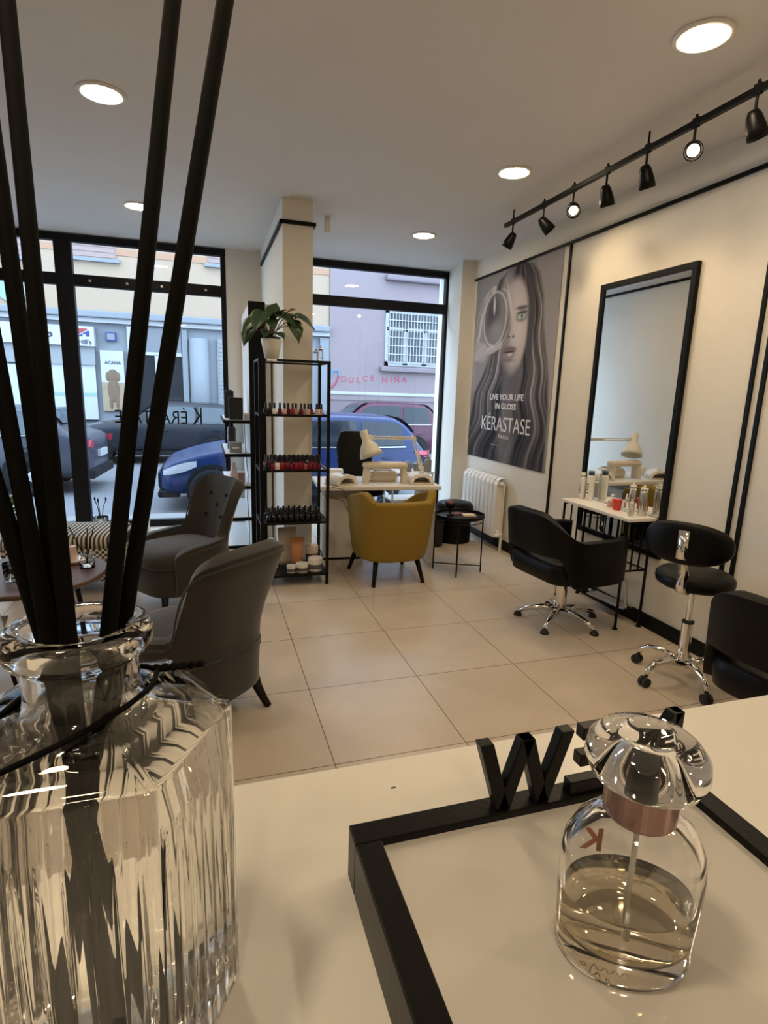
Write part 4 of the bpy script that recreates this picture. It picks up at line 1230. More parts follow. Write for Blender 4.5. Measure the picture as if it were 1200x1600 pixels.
# ------------------------------------------------------------------ black wire rack with nail polish
RX0, RX1, RY0, RY1 = .372, .868, 4.165, 4.525
RS = (1.700, 1.315, .910, .510, .095)
t = thing('display_rack', 'tall black metal rack holding nail polish before the partition', 'shelving rack', (0, 0, 0))
for x in (RX0, RX1):
    for y in (RY0, RY1):
        b = bm(); box(b, x - .011, x + .011, y - .011, y + .011, 0, RS[0]); obj('post', b, M_BLKMETAL, t)
for z in RS:
    b = bm()
    for y in (RY0, RY1):
        box(b, RX0 + .011, RX1 - .011, y - .010, y + .010, z - .018, z)
    for x in (RX0, RX1):
        box(b, x - .010, x + .010, RY0 + .011, RY1 - .011, z - .018, z)
    o = obj('shelf', b, M_BLKMETAL, t)
    b = bm(); box(b, RX0 + .005, RX1 - .005, RY0 + .008, RY1 - .008, z - .012, z - .006); obj('shelf_panel', b, M_SMALLGLASS if z > .9 else M_BLKMETAL, o)
M_POLCAP = mat('polish_cap', (.012, .011, .011), .3, noise=.2, nscale=50)
pol_cols = {
    'black': (.012, .011, .013), 'clear pink': (.62, .40, .36), 'deep red': (.12, .008, .012), 'beige': (.55, .42, .33), 'white': (.75, .70, .66),
    'bright red': (.26, .012, .02), 'berry': (.15, .012, .04), 'crimson': (.20, .010, .02), 'rose': (.34, .08, .10), 'plum': (.10, .012, .035)}
pol_proto = {}
def polish_bottle(col, label, loc, group, h=1.0):
    rz = random.uniform(-.4, .4)
    if col in pol_proto:
        return dup(pol_proto[col], loc, rz, label, group, scale=h)
    m = mat(col.replace(' ', '_') + '_polish', pol_cols[col], .1, noise=.08, nscale=60)
    t = thing('nail_polish', label, 'nail polish', loc, rz, group)
    b = bm(); loft(b, [[(x * s, y * s, z) for x, y in rrect(.031, .031, .010, 3)] for s, z in ((.92, 0), (1, .004), (1, .034), (.80, .042), (.45, .045))]); obj('flask', b, m, t, smooth=True)
    b = bm(); lathe(b, [(0, .044), (.0095, .044), (.008, .082), (.006, .084), (0, .084)], 12); obj('cap', b, M_POLCAP, t)
    pol_proto[col] = t
    return t
z = RS[1] - .006
seq = [('black', .43), ('black', .462), ('white', .492), ('deep red', .535), ('clear pink', .566), ('deep red', .597), ('bright red', .625), ('beige', .654), ('deep red', .688), ('clear pink', .718), ('beige', .742), ('bright red', .768), ('beige', .806), ('clear pink', .845)]
for i, (c, x) in enumerate(seq):
    polish_bottle(c, 'small %s nail polish bottle, %s from the window-lettering end of the top polish row' % (c, ORD[i]), (x - .012, RY0 + .075 + .03 * (i % 2), z), 'nail polish on the top row')
z = RS[2] - .006
cs = ['black', 'crimson', 'white', 'bright red', 'deep red', 'berry', 'bright red', 'crimson', 'rose', 'berry', 'crimson', 'plum', 'berry']
for r_i, (y, rn) in enumerate(((RY0 + .05, 'front'), (RY0 + .11, 'middle'), (RY0 + .17, 'rear'))):
    for i in range(12):
        c = cs[(i + 3 * r_i) % len(cs)]
        polish_bottle(c, '%s nail polish bottle, %s along the %s line of the crowded red shelf' % (c, ORD[i], rn), (RX0 + .052 + i * .035 + .008 * (r_i % 2), y, z), 'nail polish on the red shelf', 1.2)
z = RS[3] - .006
for r_i, (y, rn) in enumerate(((RY0 + .05, 'front'), (RY0 + .115, 'middle'), (RY0 + .18, 'rear'))):
    for i in range(10):
        polish_bottle('black', 'black nail polish bottle, %s along the %s line of the all-black shelf' % (ORD[i], rn), (RX0 + .055 + i * .0425 + .014 * (r_i % 2), y, z), 'nail polish on the black shelf', 1.15)
# bottom shelf
z = RS[4] - .006
M_TUBE = mat('orange_cream_tube', (.62, .28, .12), .4, noise=.25, nscale=14)
def jar(label, x, y, r, h, lidm=M_WPLAST, bodym=M_WPLAST):
    t = thing('cream_jar', label, 'jar', (x, y, z), 0, 'jars on the lowest rack shelf')
    b = bm(); lathe(b, [(0, 0), (r * .9, 0), (r, r * .2), (r, h * .62), (0, h * .62)], 24); obj('body', b, bodym, t)
    b = bm(); lathe(b, [(0, h * .62), (r * 1.04, h * .62), (r * 1.04, h * .96), (r * .95, h), (0, h)], 24); obj('lid', b, lidm, t)
    b = bm(); lathe(b, [(r * 1.008, h * .2), (r * 1.012, h * .2), (r * 1.012, h * .55), (r * 1.008, h * .55)], 24, close=False); obj('label', b, M_LABEL, t)
jar('low white cream jar in the front of the lowest rack shelf', .685, 4.235, .048, .075)
jar('wide cream jar with a dark label, by the front post on the lowest rack shelf', .79, 4.25, .055, .11)
jar('small white jar behind the low white jar on the lowest rack shelf', .60, 4.24, .035, .06)
jar('pale jar behind the dark-labelled jar on the lowest rack shelf', .79, 4.40, .05, .17, M_CREAM, M_SMALLGLASS)
t = thing('cream_tube', 'orange and white cream tube standing on the lowest rack shelf', 'tube', (.66, 4.36, z))
b = bm(); loft(b, [[(x * w, y * d, zz) for x, y in rrect(.10, .06, .029, 5)] for w, d, zz in ((.75, .9, .03), (.9, 1, .06), (1, .7, .15), (1.1, .12, .25))]); obj('body', b, M_TUBE, t, smooth=True)
b = bm(); lathe(b, [(0, 0), (.033, 0), (.033, .03), (0, .03)], 18); obj('cap', b, M_WPLAST, t)
t = thing('paper_bag', 'white upright packet behind the orange tube on the lowest rack shelf', 'packet', (.60, 4.47, z))
b = bm(); loft(b, [[(x * w, y * d, zz) for x, y in rrect(.15, .05, .02, 4)] for w, d, zz in ((.95, 1, 0), (1, 1, .05), (1, .7, .2), (1.02, .1, .31))]); obj('body', b, M_CREAM, t, smooth=True)
bottle('white lotion bottle with a flip cap at the far corner of the lowest rack shelf', .47, 4.40, z, .045, .21, M_WPLAST, 'flip', M_WPLAST)

# plant on the rack
M_LEAF = mat('dark_green_leaf', (.035, .075, .028), .4, noise=.35, nscale=25)
M_STEM = mat('reddish_stem', (.12, .06, .04), .6, noise=.2, nscale=30)
t = thing('potted_anthurium', 'leafy green pot plant in a white pot on top of the black rack', 'pot plant', (.47, 4.30, RS[0]))
b = bm(); lathe(b, [(0, 0), (.048, 0), (.075, .13), (.076, .142), (.068, .142), (.062, .12), (0, .12)], 28, close=False); obj('pot', b, M_WPLAST, t, smooth=True)
b = bm(); lathe(b, [(0, .12), (.066, .12), (.066, .155), (.060, .158), (0, .15)], 24); obj('soil', b, mat('dark_soil', (.02, .015, .012), .9, noise=.3, nscale=60), t)
def leaf(root, base, tip_dir, up, size, m=M_LEAF, name='leaf', stem=True):
    B0 = Vector((random.uniform(-.02, .02), random.uniform(-.02, .02), .15))
    P = Vector(base)
    if stem:
        b = bm(); mid = B0.lerp(P, .5) + Vector((0, 0, .03)); tube(b, [B0, B0.lerp(mid, .5) + Vector((0, 0, .012)), mid, P], .0035, 6); st = obj('stem', b, M_STEM, root, smooth=True)
    D = Vector(tip_dir).normalized(); N = Vector(up).normalized(); S = D.cross(N).normalized(); N = S.cross(D)
    rows = []
    prof = [(-.18, .30), (-.22, .42), (0, .50), (.2, .47), (.4, .38), (.6, .26), (.8, .12), (.95, .03)]
    prof = [(-.10, .16), (0.0, .42), (.15, .50), (.32, .46), (.5, .36), (.68, .24), (.85, .10), (1.0, .005)]
    for q, (d, w) in enumerate(prof):
        row = []
        for k in range(-3, 4):
            f = k / 3
            dd = d - (.22 * abs(f) ** 1.5 * (1 - max(0, d)) if d < .3 else 0)
            p = P + D * size * dd + S * size * w * f + N * (size * (-.30 * max(0, d) ** 2 + .16 * abs(f) * w - .04 * math.sin(f * 6)))
            row.append(p)
        rows.append(row)
    b = bm(); grid(b, rows); return obj(name, b, m, root, smooth=True, solid=.0015)
lv = [((-.13, -.02, .30), (-.75, -.25, -.55), .17), ((-.09, -.06, .33), (-.5, -.6, -.75), .16), ((-.17, .02, .22), (-.6, -.3, -.9), .13), ((-.03, -.05, .30), (.2, -.7, -.4), .13), ((.02, -.03, .33), (.3, -.5, .4), .13), ((.06, -.03, .34), (.6, -.5, -.3), .17), ((.00, .03, .36), (.2, .3, .6), .13), ((.16, -.02, .28), (.35, -.4, -.9), .15), ((.20, .00, .34), (.8, -.3, -.35), .16), ((.12, .05, .36), (.5, .5, .1), .13), ((-.05, -.06, .22), (-.3, -.8, -.3), .10), ((.03, -.06, .21), (.4, -.8, -.2), .10), ((-.05, .05, .35), (-.5, .4, .2), .13)]
for p, d, s in lv:
    leaf(t, (p[0] * .95 + .01, p[1], p[2] - .03), d, (0, -.35, 1), s * .86)
leaf(t, (.115, -.03, .335), (.4, -.6, .3), (0, -.6, .7), .07, mat('rusty_red_spathe', (.22, .05, .035), .45, noise=.2, nscale=30), 'flower')
# little glass bottles on the rack top
for x, y, h, l in ((.785, 4.25, .085, 'squat clear glass bottle with a silver top on the rack, left of the slim one'), (.830, 4.30, .12, 'slim clear glass bottle with a silver top on the rack corner')):
    bottle(l, x, y, RS[0], .022, h * .72, M_SMALLGLASS, 'can', M_SILVER, group='glass bottles on the rack')
b = bm(); box(b, -.035, .035, 0, .003, -.008, .008); tag(obj('price_tag', b, M_WPLAST, None, loc=(.455, RY0 - .015, RS[0] - .009)), 'small white price tag on the top front bar of the rack', 'tag')

# ------------------------------------------------------------------ shelf unit on the partition side
M_SHELFW = mat('white_shelf_board', (.78, .77, .75), .35, noise=.02, nscale=10)
t = thing('shelf_unit', 'tall white display unit with a black end panel and thin black-edged shelves', 'shelf unit', (0, 0, 0))
b = bm(); box(b, .385, .575, 5.32, 6.36, 0, 2.22); obj('back_board', b, M_SHELFW, t, bevel=.003)
b = bm(); box(b, .380, .525, 5.295, 5.318, 0, 2.235); obj('end_panel', b, M_BLACK, t, bevel=.002)
SZ = (1.205, .90, .60, .30, .03)
for z in SZ:
    b = bm(); box(b, .16, .385, 5.33, 6.34, z - .012, z); s = obj('shelf', b, M_SHELFW, t)
    b = bm(); box(b, .155, .385, 5.318, 5.332, z - .030, z + .001); box(b, .148, .160, 5.318, 6.34, z - .030, z + .001); obj('shelf_edge', b, M_BLACK, s)
t = thing('loudspeaker', 'black box loudspeaker on the top shelf of the white display unit', 'speaker', (.265, 5.45, SZ[0]))
b = bm(); box(b, -.062, .062, -.06, .06, 0, .20); obj('cabinet', b, M_BLACK, t, bevel=.006)
b = bm(); box(b, -.055, .055, -.064, -.060, .008, .192); obj('grille', b, M_RUBBER, t)
t = thing('router', 'low black box behind the loudspeaker on the top shelf', 'box', (.215, 5.72, SZ[0]))
b = bm(); box(b, -.045, .045, -.04, .04, 0, .26); obj('casing', b, M_RUBBER, t, bevel=.012)
b = bm(); lathe(b, [(0, .26), (.03, .26), (.03, .268), (0, .268)], 12); obj('top_button', b, M_BLACK, t)
t = thing('gift_box', 'small clear box beside the loudspeaker on the top shelf', 'box', (.358, 5.42, SZ[0]))
b = bm(); box(b, -.02, .02, -.03, .03, 0, .06); obj('carton', b, mat('grey_card', (.42, .42, .42), .5, noise=.08, nscale=20), t, bevel=.002)
b = bm(); box(b, -.021, .021, -.031, .031, .045, .062); obj('carton_lid', b, M_SHELFW, t)
t = thing('grey_box', 'grey carton on the second shelf of the white display unit', 'box', (.255, 5.46, SZ[1]))
b = bm(); box(b, -.055, .055, -.05, .05, 0, .095); obj('carton', b, mat('warm_grey_card', (.24, .235, .235), .5, noise=.08, nscale=20), t, bevel=.003)
b = bm(); box(b, -.03, .03, -.0515, -.05, .04, .055); obj('printed_label', b, M_SHELFW, t)
t = thing('dark_bottle', 'tall dark bottle standing behind the grey carton on the second shelf', 'bottle', (.235, 5.78, SZ[1]))
b = bm(); lathe(b, [(0, 0), (.04, 0), (.042, .02), (.042, .20), (.03, .22), (0, .22)], 20); obj('body', b, mat('brown_bottle', (.05, .03, .035), .3, noise=.1, nscale=20), t, smooth=True)
b = bm(); lathe(b, [(0, .22), (.02, .22), (.02, .26), (0, .26)], 16); obj('cap', b, M_BLACK, t)
M_PINKB = mat('pale_pink_plastic', (.62, .46, .40), .35, noise=.05, nscale=20)
t = thing('pink_bottle', 'tapered pale pink bottle on the third shelf of the white display unit', 'bottle', (.235, 5.46, SZ[2]))
b = bm(); lathe(b, [(0, 0), (.042, 0), (.044, .02), (.038, .10), (.024, .17), (0, .17)], 24); obj('body', b, M_PINKB, t, smooth=True)
b = bm(); lathe(b, [(0, .17), (.02, .17), (.017, .205), (0, .206)], 16); obj('cap', b, M_PINKB, t)
t = thing('rose_box', 'dusky rose carton beside the pale pink bottle', 'box', (.305, 5.50, SZ[2]))
b = bm(); box(b, -.032, .032, -.03, .03, 0, .10); obj('carton', b, mat('rose_card', (.38, .20, .16), .5, noise=.08, nscale=20), t, bevel=.003)
b = bm(); box(b, -.033, .033, -.031, .031, .082, .101); obj('carton_lid', b, mat('rose_card_lid', (.34, .17, .14), .5, noise=.08, nscale=20), t)
b = bm(); tube(b, [(.33, 5.31, 1.19), (.335, 5.305, 1.0), (.34, 5.30, .9), (.355, 5.30, .7), (.345, 5.30, .5), (.352, 5.30, .35), (.36, 5.305, .2), (.358, 5.32, .035)], .004, 6); tag(obj('speaker_cable', b, M_RUBBER, None, smooth=True), 'thin black cable hanging down the end of the white shelves', 'cable')

# ------------------------------------------------------------------ waiting corner
def round_table(loc, r, h, label, legs=4, a0=.4):
    t = thing('coffee_table', label, 'coffee table', loc)
    b = bm(); lathe(b, [(0, h - .028), (r - .01, h - .028), (r, h - .018), (r, h - .006), (r - .006, h), (0, h)], 56); obj('table_top', b, M_WOOD, t)
    for k in range(legs):
        a = a0 + 2 * math.pi * k / legs
        b = bm(); tube(b, [(r * .72 * math.cos(a), r * .72 * math.sin(a), h - .028), (r * .90 * math.cos(a), r * .90 * math.sin(a), 0)], [.014, .009], 10); obj('leg', b, M_WOODLEG, t)
    return t
round_table((-.965, 3.43, 0), .39, .45, 'round dark wood coffee table with thin tapered legs', 4, -.45)
round_table((-1.08, 2.75, 0), .27, .34, 'lower round wood table carrying the magazines', 3, .9)
M_REED = mat('black_reed', (.0035, .0033, .003), .8, noise=.2, nscale=80, spec=.12)
t = thing('reed_diffuser', 'small ribbed glass reed diffuser on the dark wood coffee table', 'reed diffuser', (-.68, 3.47, .45))
b = bm()
pr = [(0, 0), (.040, 0), (.041, .005), (.041, .068), (.036, .074), (.022, .076), (.022, .082), (.016, .082), (.016, .072), (.034, .066), (.036, .010), (0, .008)]
lathe(b, pr, 40, close=False); obj('bottle_glass', b, M_SMALLGLASS, t, smooth=True)
b = bm(); lathe(b, [(0, .009), (.0358, .010), (.035, .030), (0, .030)], 30); obj('liquid', b, mat('diffuser_oil', (.95, .95, .93), .02, trans=1, ior=1.33), t, smooth=True)
b = bm(); lathe(b, [(.0225, .070), (.030, .071), (.030, .084), (.0225, .084)], 24, close=False); obj('collar', b, M_SILVER, t)
for k, (dx, dy) in enumerate(((-.10, .06), (.045, .05), (.02, -.02))):
    b = bm(); tube(b, [(-dx * .12, -dy * .12, .015), (dx * .9, dy * .9, .235)], .0028, 6)
    tag(obj('reed', b, M_REED, None, loc=(-.68, 3.47, .45)), ('thin reed in the small table diffuser, leaning left', 'thin reed in the small table diffuser, leaning right', 'short thin reed standing nearly upright in the small table diffuser')[k], 'reed', 'reeds in the small diffuser')
b = bm(); lathe(b, [(0, .006), (.03, .004), (.035, 0), (.06, .004), (.075, .02), (.072, .022), (.055, .009), (0, .01)], 30, close=False); tag(obj('saucer', b, M_WPLAST, None, smooth=True, loc=(-.775, 3.60, .45)), 'shallow white dish beside the small glass diffuser', 'dish')
t = thing('candle', 'pale pink pillar candle standing in the white dish', 'candle', (-.79, 3.61, .458))
b = bm(); lathe(b, [(0, 0), (.032, 0), (.032, .085), (.026, .088), (0, .082)], 24); obj('wax', b, M_PINKB, t, smooth=False)
b = bm(); tube(b, [(0, 0, .082), (.002, 0, .098)], .0015, 5); obj('wick', b, M_BLACK, t)
t = thing('glass_tumbler', 'clear glass vase with greenish water at the near edge of the coffee table', 'vase', (-1.01, 3.30, .45))
b = bm(); lathe(b, [(0, 0), (.036, 0), (.040, .10), (.037, .10), (.033, .008), (0, .008)], 28, close=False); obj('glass_wall', b, M_SMALLGLASS, t, smooth=True)
b = bm(); lathe(b, [(0, .009), (.0325, .010), (.0345, .045), (0, .045)], 24); obj('water', b, mat('greenish_water', (.80, .85, .76), .02, trans=1, ior=1.33), t, smooth=True)
mag = [('grey magazine, topmost of the stack on the lower table', (.30, .29, .28), .0), ('dark magazine, second in the stack on the lower table', (.09, .08, .08), .010), ('white magazine, third in the stack on the lower table', (.62, .60, .58), .020), ('brown magazine at the bottom of the stack on the lower table', (.24, .15, .10), .030)]
for k, (l, c, dz) in enumerate(mag):
    b = bm(); box(b, -.105, .105, -.145, .145, 0, .009); tag(obj('magazine', b, mat('magazine_cover', c, .35, noise=.25, nscale=14), None, bevel=.001, loc=(-1.04 + .012 * k, 2.85 - .01 * k, .34 + .0305 - dz), rot=(0, 0, R(20 - 9 * k))), l, 'magazine', 'magazines on the lower table')

def check_material():
    m = mat('houndstooth_check', (.7, .7, .7), .9)
    nt = m.node_tree
    tc = nt.nodes.new('ShaderNodeTexCoord')
    ch = nt.nodes.new('ShaderNodeTexChecker'); ch.inputs['Scale'].default_value = 52
    ch.inputs['Color1'].default_value = (.55, .50, .42, 1); ch.inputs['Color2'].default_value = (.03, .028, .026, 1)
    nt.links.new(tc.outputs['Object'], ch.inputs['Vector'])
    nt.links.new(ch.outputs['Color'], nt.nodes['Principled BSDF'].inputs['Base Color'])
    return m
def stripe_material():
    m = mat('corded_stripe', (.7, .7, .7), .9)
    nt = m.node_tree
    tc = nt.nodes.new('ShaderNodeTexCoord')
    wv = nt.nodes.new('ShaderNodeTexWave'); wv.inputs['Scale'].default_value = 11; wv.inputs['Distortion'].default_value = .6; wv.inputs['Detail'].default_value = 1
    cr = nt.nodes.new('ShaderNodeValToRGB')
    cr.color_ramp.elements[0].position = .42; cr.color_ramp.elements[0].color = (.035, .03, .028, 1)
    cr.color_ramp.elements[1].position = .58; cr.color_ramp.elements[1].color = (.55, .50, .42, 1)
    nt.links.new(tc.outputs['Object'], wv.inputs['Vector'])
    nt.links.new(wv.outputs['Fac'], cr.inputs[0])
    nt.links.new(cr.outputs[0], nt.nodes['Principled BSDF'].inputs['Base Color'])
    return m
t = thing('patterned_pouf', 'square black and cream patterned pouf behind the coffee table', 'pouf', (-.98, 4.55, 0), R(-6))
b = bm(); loft(b, [[(x * s, y * s, z) for x, y in rrect(.80, .52, .07, 5)] for s, z in ((.97, .10), (1, .12), (1, .345))]); obj('pouf_side', b, check_material(), t, smooth=True)
b = bm(); loft(b, [[(x * s, y * s, z) for x, y in rrect(.80, .52, .08, 5)] for s, z in ((1.005, .345), (1.01, .38), (.98, .41), (.90, .43), (.6, .44))]); obj('pouf_cushion', b, stripe_material(), t, smooth=True)
for x in (-.34, .34):
    for y in (-.2, .2):
        b = bm(); tube(b, [(x, y, .105), (x, y, 0)], [.018, .012], 8); obj('leg', b, M_WOODLEG, t)

# pots along the window
def pot(loc, label, r, h, kind):
    t = thing('white_pot', label, 'pot', loc, 0, None)
    b = bm(); lathe(b, [(0, 0), (r * .75, 0), (r, h), (r * .93, h), (r * .7, .012), (0, .012)], 26, close=False); obj('pot', b, M_SMALLGLASS if kind == 'glass' else M_WPLAST, t, smooth=True)
    if kind == 'glass':
        b = bm(); lathe(b, [(0, .013), (r * .70, .014), (r * .83, h * .55), (0, h * .55)], 22); obj('pebbles', b, mat('pale_pebbles', (.5, .48, .45), .8, noise=.4, nscale=60), t)
    for k in range(3 if kind != 'plant' else 0):
        b = bm(); a = k * 2.1 + .4
        tube(b, [(0, 0, .05), (.03 * math.cos(a), .03 * math.sin(a), h + .10), (.06 * math.cos(a), .05 * math.sin(a), h + .17)], .004, 6); ellipsoid(b, (.06 * math.cos(a), .05 * math.sin(a), h + .18), .009, .009, .022, 8, 6); obj('twig', b, M_WOODLEG, t)
    if kind == 'plant':
        for k in range(16):
            a = k * 2.4
            leaf(t, (.05 * math.cos(a), .05 * math.sin(a), h + .05 + .012 * k), (math.cos(a), math.sin(a), .5 + .04 * k), (0, 0, 1), .13, M_LEAFY, stem=True)
    return t
M_LEAFY = mat('yellow_green_leaf', (.16, .20, .035), .5, noise=.3, nscale=25)
pot((-1.06, 6.22, 0), 'clear glass pot with brown twigs on the floor at the window, beside the wide mullion', .075, .16, 'glass')
pot((-.66, 6.22, 0), 'white pot with brown twigs on the floor at the window, behind a black reed', .07, .16, 'twig')
pot((-1.86, 6.10, 0), 'white pot with a yellow-green plant on the floor at the window', .10, .17, 'plant')

# ------------------------------------------------------------------ reception counter in the foreground
CT = 1.24
M_COUNTER = mat('counter_white', (.80, .77, .70), .26, noise=.02, nscale=20, bump=.06, bscale=400)
t = thing('reception_counter', 'white reception counter in the foreground', 'counter', (0, 0, 0))
b = bm(); box(b, -.60, 1.60, -.30, .325, CT - .04, CT); obj('counter_top', b, M_COUNTER, t, bevel=.002)
b = bm(); box(b, -.58, 1.58, .20, .30, 0, CT - .04); obj('front_panel', b, M_COUNTER, t)
b = bm(); box(b, -.58, -.54, -.28, .20, 0, CT - .04); obj('side_panel', b, M_COUNTER, t)
b = bm(); box(b, 1.54, 1.58, -.28, .20, 0, CT - .04); obj('side_panel', b, M_COUNTER, t)
b = bm(); box(b, .1045, .1075, .2955, .2963, CT, CT + .0004)
obj('scuff_mark', b, M_WOODLEG, t)

# black framed light box with standing letters, read from the customers' side
M_SIGNBLK = mat('satin_black_wood', (.004, .0038, .0035), .38, spec=.25, noise=.25, nscale=60, bump=.1, bscale=300)
M_PANEL = mat('white_acrylic_panel', (.60, .57, .52), .10, noise=.02, nscale=15, coat=.3)
BX0, BX1, BY0, BY1, BZ = .0625, .2665, -.02, .2395, .030
t = thing('letter_sign', 'black-framed white display board lying flat with NEW in standing letters', 'sign', (0, 0, CT))
b = bm()
fw = .0135
box(b, BX0, BX1, BY1 - fw, BY1, 0, BZ); box(b, BX0, BX1, BY0, BY0 + fw, 0, BZ); box(b, BX0, BX0 + fw, BY0 + fw, BY1 - fw, 0, BZ); box(b, BX1 - fw, BX1, BY0 + fw, BY1 - fw, 0, BZ)
obj('frame', b, M_SIGNBLK, t, bevel=.0008)
b = bm(); box(b, BX0 + fw, BX1 - fw, BY0 + fw, BY1 - fw, .002, BZ - .004); obj('panel', b, M_PANEL, t)
ly0, ly1 = BY1 - .0115, BY1 - .0045
def letter(polys, x_right, w, h):
    """polys in reading coordinates (u from the letter's left as read from the far side); stands on the frame"""
    b = bm()
    for pts in polys:
        prism(b, [(x_right - u * w, BZ + v * h) for u, v in pts], 'y', ly0, ly1)
    return obj('letter', b, M_SIGNBLK, t, bevel=.0006)
s = .155
letter([[(0, 1), (.14, 1), (.36, 0), (.22, 0)], [(.22, 0), (.36, 0), (.57, .98), (.43, .98)], [(.43, .98), (.57, .98), (.78, 0), (.64, 0)], [(.64, 0), (.78, 0), (1, 1), (.86, 1)]], .1845, .0565, .0405)
letter([[(0, 0), (.26, 0), (.26, 1), (0, 1)], [(.26, 0), (1.06, 0), (1.06, .2), (.26, .2)], [(.26, .42), (.92, .42), (.92, .60), (.26, .60)], [(.26, .82), (.92, .82), (.92, 1), (.26, 1)]], .2210, .0335, .0405)
letter([[(0, 0), (.2, 0), (.2, 1), (0, 1)], [(.8, 0), (1, 0), (1, 1), (.8, 1)], [(.0, 1), (.24, 1), (1, 0), (.76, 0)]], .2590, .033, .0405)

# perfume bottle on the board
M_PERFGLASS = mat('perfume_glass', (1, 1, 1), .0, trans=1.0, ior=1.45)
M_PERFUME = mat('pale_gold_perfume', (.97, .88, .70), .0, trans=1.0, ior=1.36)
M_ROSE = mat('rose_metal_collar', (.36, .23, .21), .25, metal=.7, noise=.05, nscale=60)
M_ROSEP = mat('rose_print', (.62, .25, .16), .4, noise=.1, nscale=60)
pz = CT + BZ - .004
t = thing('perfume_bottle', 'half-full clear perfume bottle with a mushroom glass stopper on the white board', 'perfume bottle', (.1547, .1500, pz + .0002), R(-22))
SX, SY = .95, .68
outer = [(0, .0015), (.020, .0005), (.0262, .0), (.0278, .003), (.0282, .006), (.0275, .010), (.0288, .030), (.0288, .042), (.0275, .050), (.0235, .058), (.0170, .0635), (.0118, .0655), (.0118, .069)]
inner = [(.0085, .069), (.0085, .0645), (.0150, .0618), (.0215, .0565), (.0255, .049), (.0268, .041), (.0266, .030), (.0254, .013), (.0225, .0095), (.012, .0085), (0, .008)]
b = bm(); lathe(b, outer + inner, 64, close=False, sx=SX, sy=SY); obj('bottle_glass', b, M_PERFGLASS, t, smooth=True)
b = bm(); lathe(b, [(0, .0079), (.012, .0084), (.0226, .0094), (.0256, .013), (.02675, .028), (.0265, .0288), (0, .0285)], 64, close=False, sx=SX, sy=SY); obj('perfume', b, M_PERFUME, t, smooth=True)
b = bm(); tube(b, [(0, 0, .0105), (.0005, 0, .066)], .0011, 10); obj('dip_tube', b, M_WPLAST, t, smooth=True)
b = bm(); lathe(b, [(0, .0635), (.0125, .0635), (.0134, .0645), (.0134, .0765), (.0125, .0775), (0, .0778)], 40); obj('spray_collar', b, M_ROSE, t, smooth=False, bevel=.0004)
b = bm(); lathe(b, [(0, .0779), (.0052, .0779), (.0048, .0830), (0, .0833)], 30); obj('spray_nozzle', b, M_RUBBER, t)
b = bm(); lathe(b, [(0, .0842), (.0090, .0842), (.0092, .0782), (.0120, .0780), (.0165, .0788), (.0200, .0812), (.0221, .0862), (.0214, .0914), (.0182, .0952), (.0125, .0966), (.0096, .0962), (.0092, .0990), (.0066, .1006), (0, .1010)], 64, close=False)
bmesh.ops.remove_doubles(b, verts=b.verts[:], dist=1e-6)
obj('stopper', b, M_PERFGLASS, t, smooth=True)
text('letter_mark', 'K', .0150, M_ROSEP, t, loc=(-.0100, .0193, .030), rot=(R(90), 0, R(170)), extrude=.0001, bold=.0004)
b = bm(); tube(b, [(-.008 + .016 * i / 40, .0192, .0195 + .0016 * math.sin(i * .95) * (1 if i % 9 else 1.8)) for i in range(41)], .00025, 5)
obj('script_mark', b, mat('white_print', (.8, .75, .68), .4, noise=.05, nscale=60), t)

# ------------------------------------------------------------------ hexagonal ribbed glass diffuser
HC = (-.0435, .2005)
RH, HB = .0500, .1290
t = thing('glass_diffuser_bottle', 'large hexagonal ribbed glass diffuser bottle in the foreground', 'bottle', (HC[0], HC[1], CT + .0002))
PER = 98
NS = 6 * PER
def hexr(ang, rr):
    """hexagon radius at angle with corner radius rr at angles 0, 60, .."""
    a = (ang + math.pi / 6) % (math.pi / 3) - math.pi / 6      # 0 at a corner
    d = math.pi / 6 - abs(a)
    ap = rr * math.cos(math.pi / 6)
    r0 = ap / math.cos(d)
    return min(r0, rr * .985)
def section(z, rr, flute=0.0, mix=0.0, circ=0.0):
    ring = []
    for i in range(NS):
        a = 2 * math.pi * i / NS
        r = hexr(a, rr)
        if flute > 0:
            ap = rr * math.cos(math.pi / 6)
            aa = (a % (math.pi / 3)) - math.pi / 6           # 0 at a face centre
            s = ap * math.tan(aa)                            # position along the face
            half = rr / 2 * .94
            if abs(s) < half:
                ph = (s / half + 1) / 2 * 7
                dd = abs(ph % 1 - .5) * 2                        # 1 on the ridge, 0 in the groove
                w = math.exp(-(dd / .22) ** 2)
                zz = flute - .010 * (1 - w)
                k = max(0.0, min(1.0, zz / .006))
                r -= .0007 * w * k
        r = r * (1 - mix) + circ * mix
        ring.append((r * math.cos(a), r * math.sin(a), z))
    return ring
rows = []
rows.append(section(.0000, RH * .93)); rows.append(section(.0012, RH * .985)); rows.append(section(.004, RH))
for k in range(14):
    z = .007 + k * (.106 - .007) / 13
    rows.append(section(z, RH, flute=min(.106 - z, (z - .004) * 3)))
rows.append(section(.112, RH)); rows.append(section(.1275, RH)); rows.append(section(.1292, RH * .985))
rows.append(section(.1320, RH * .80, mix=.15, circ=.036)); rows.append(section(.1345, RH * .62, mix=.5, circ=.026)); rows.append(section(.1365, RH * .5, mix=1, circ=.0212)); rows.append(section(.139, RH * .5, mix=1, circ=.0190))
for r_, z in ((.0182, .143), (.0182, .153), (.0190, .1552), (.0222, .1565), (.0234, .1590), (.0234, .1625), (.0222, .1650), (.0190, .1660), (.0158, .1652), (.0148, .1630), (.0146, .143), (.0156, .138), (.0200, .1335)):
    rows.append(section(z, RH, mix=1, circ=r_))
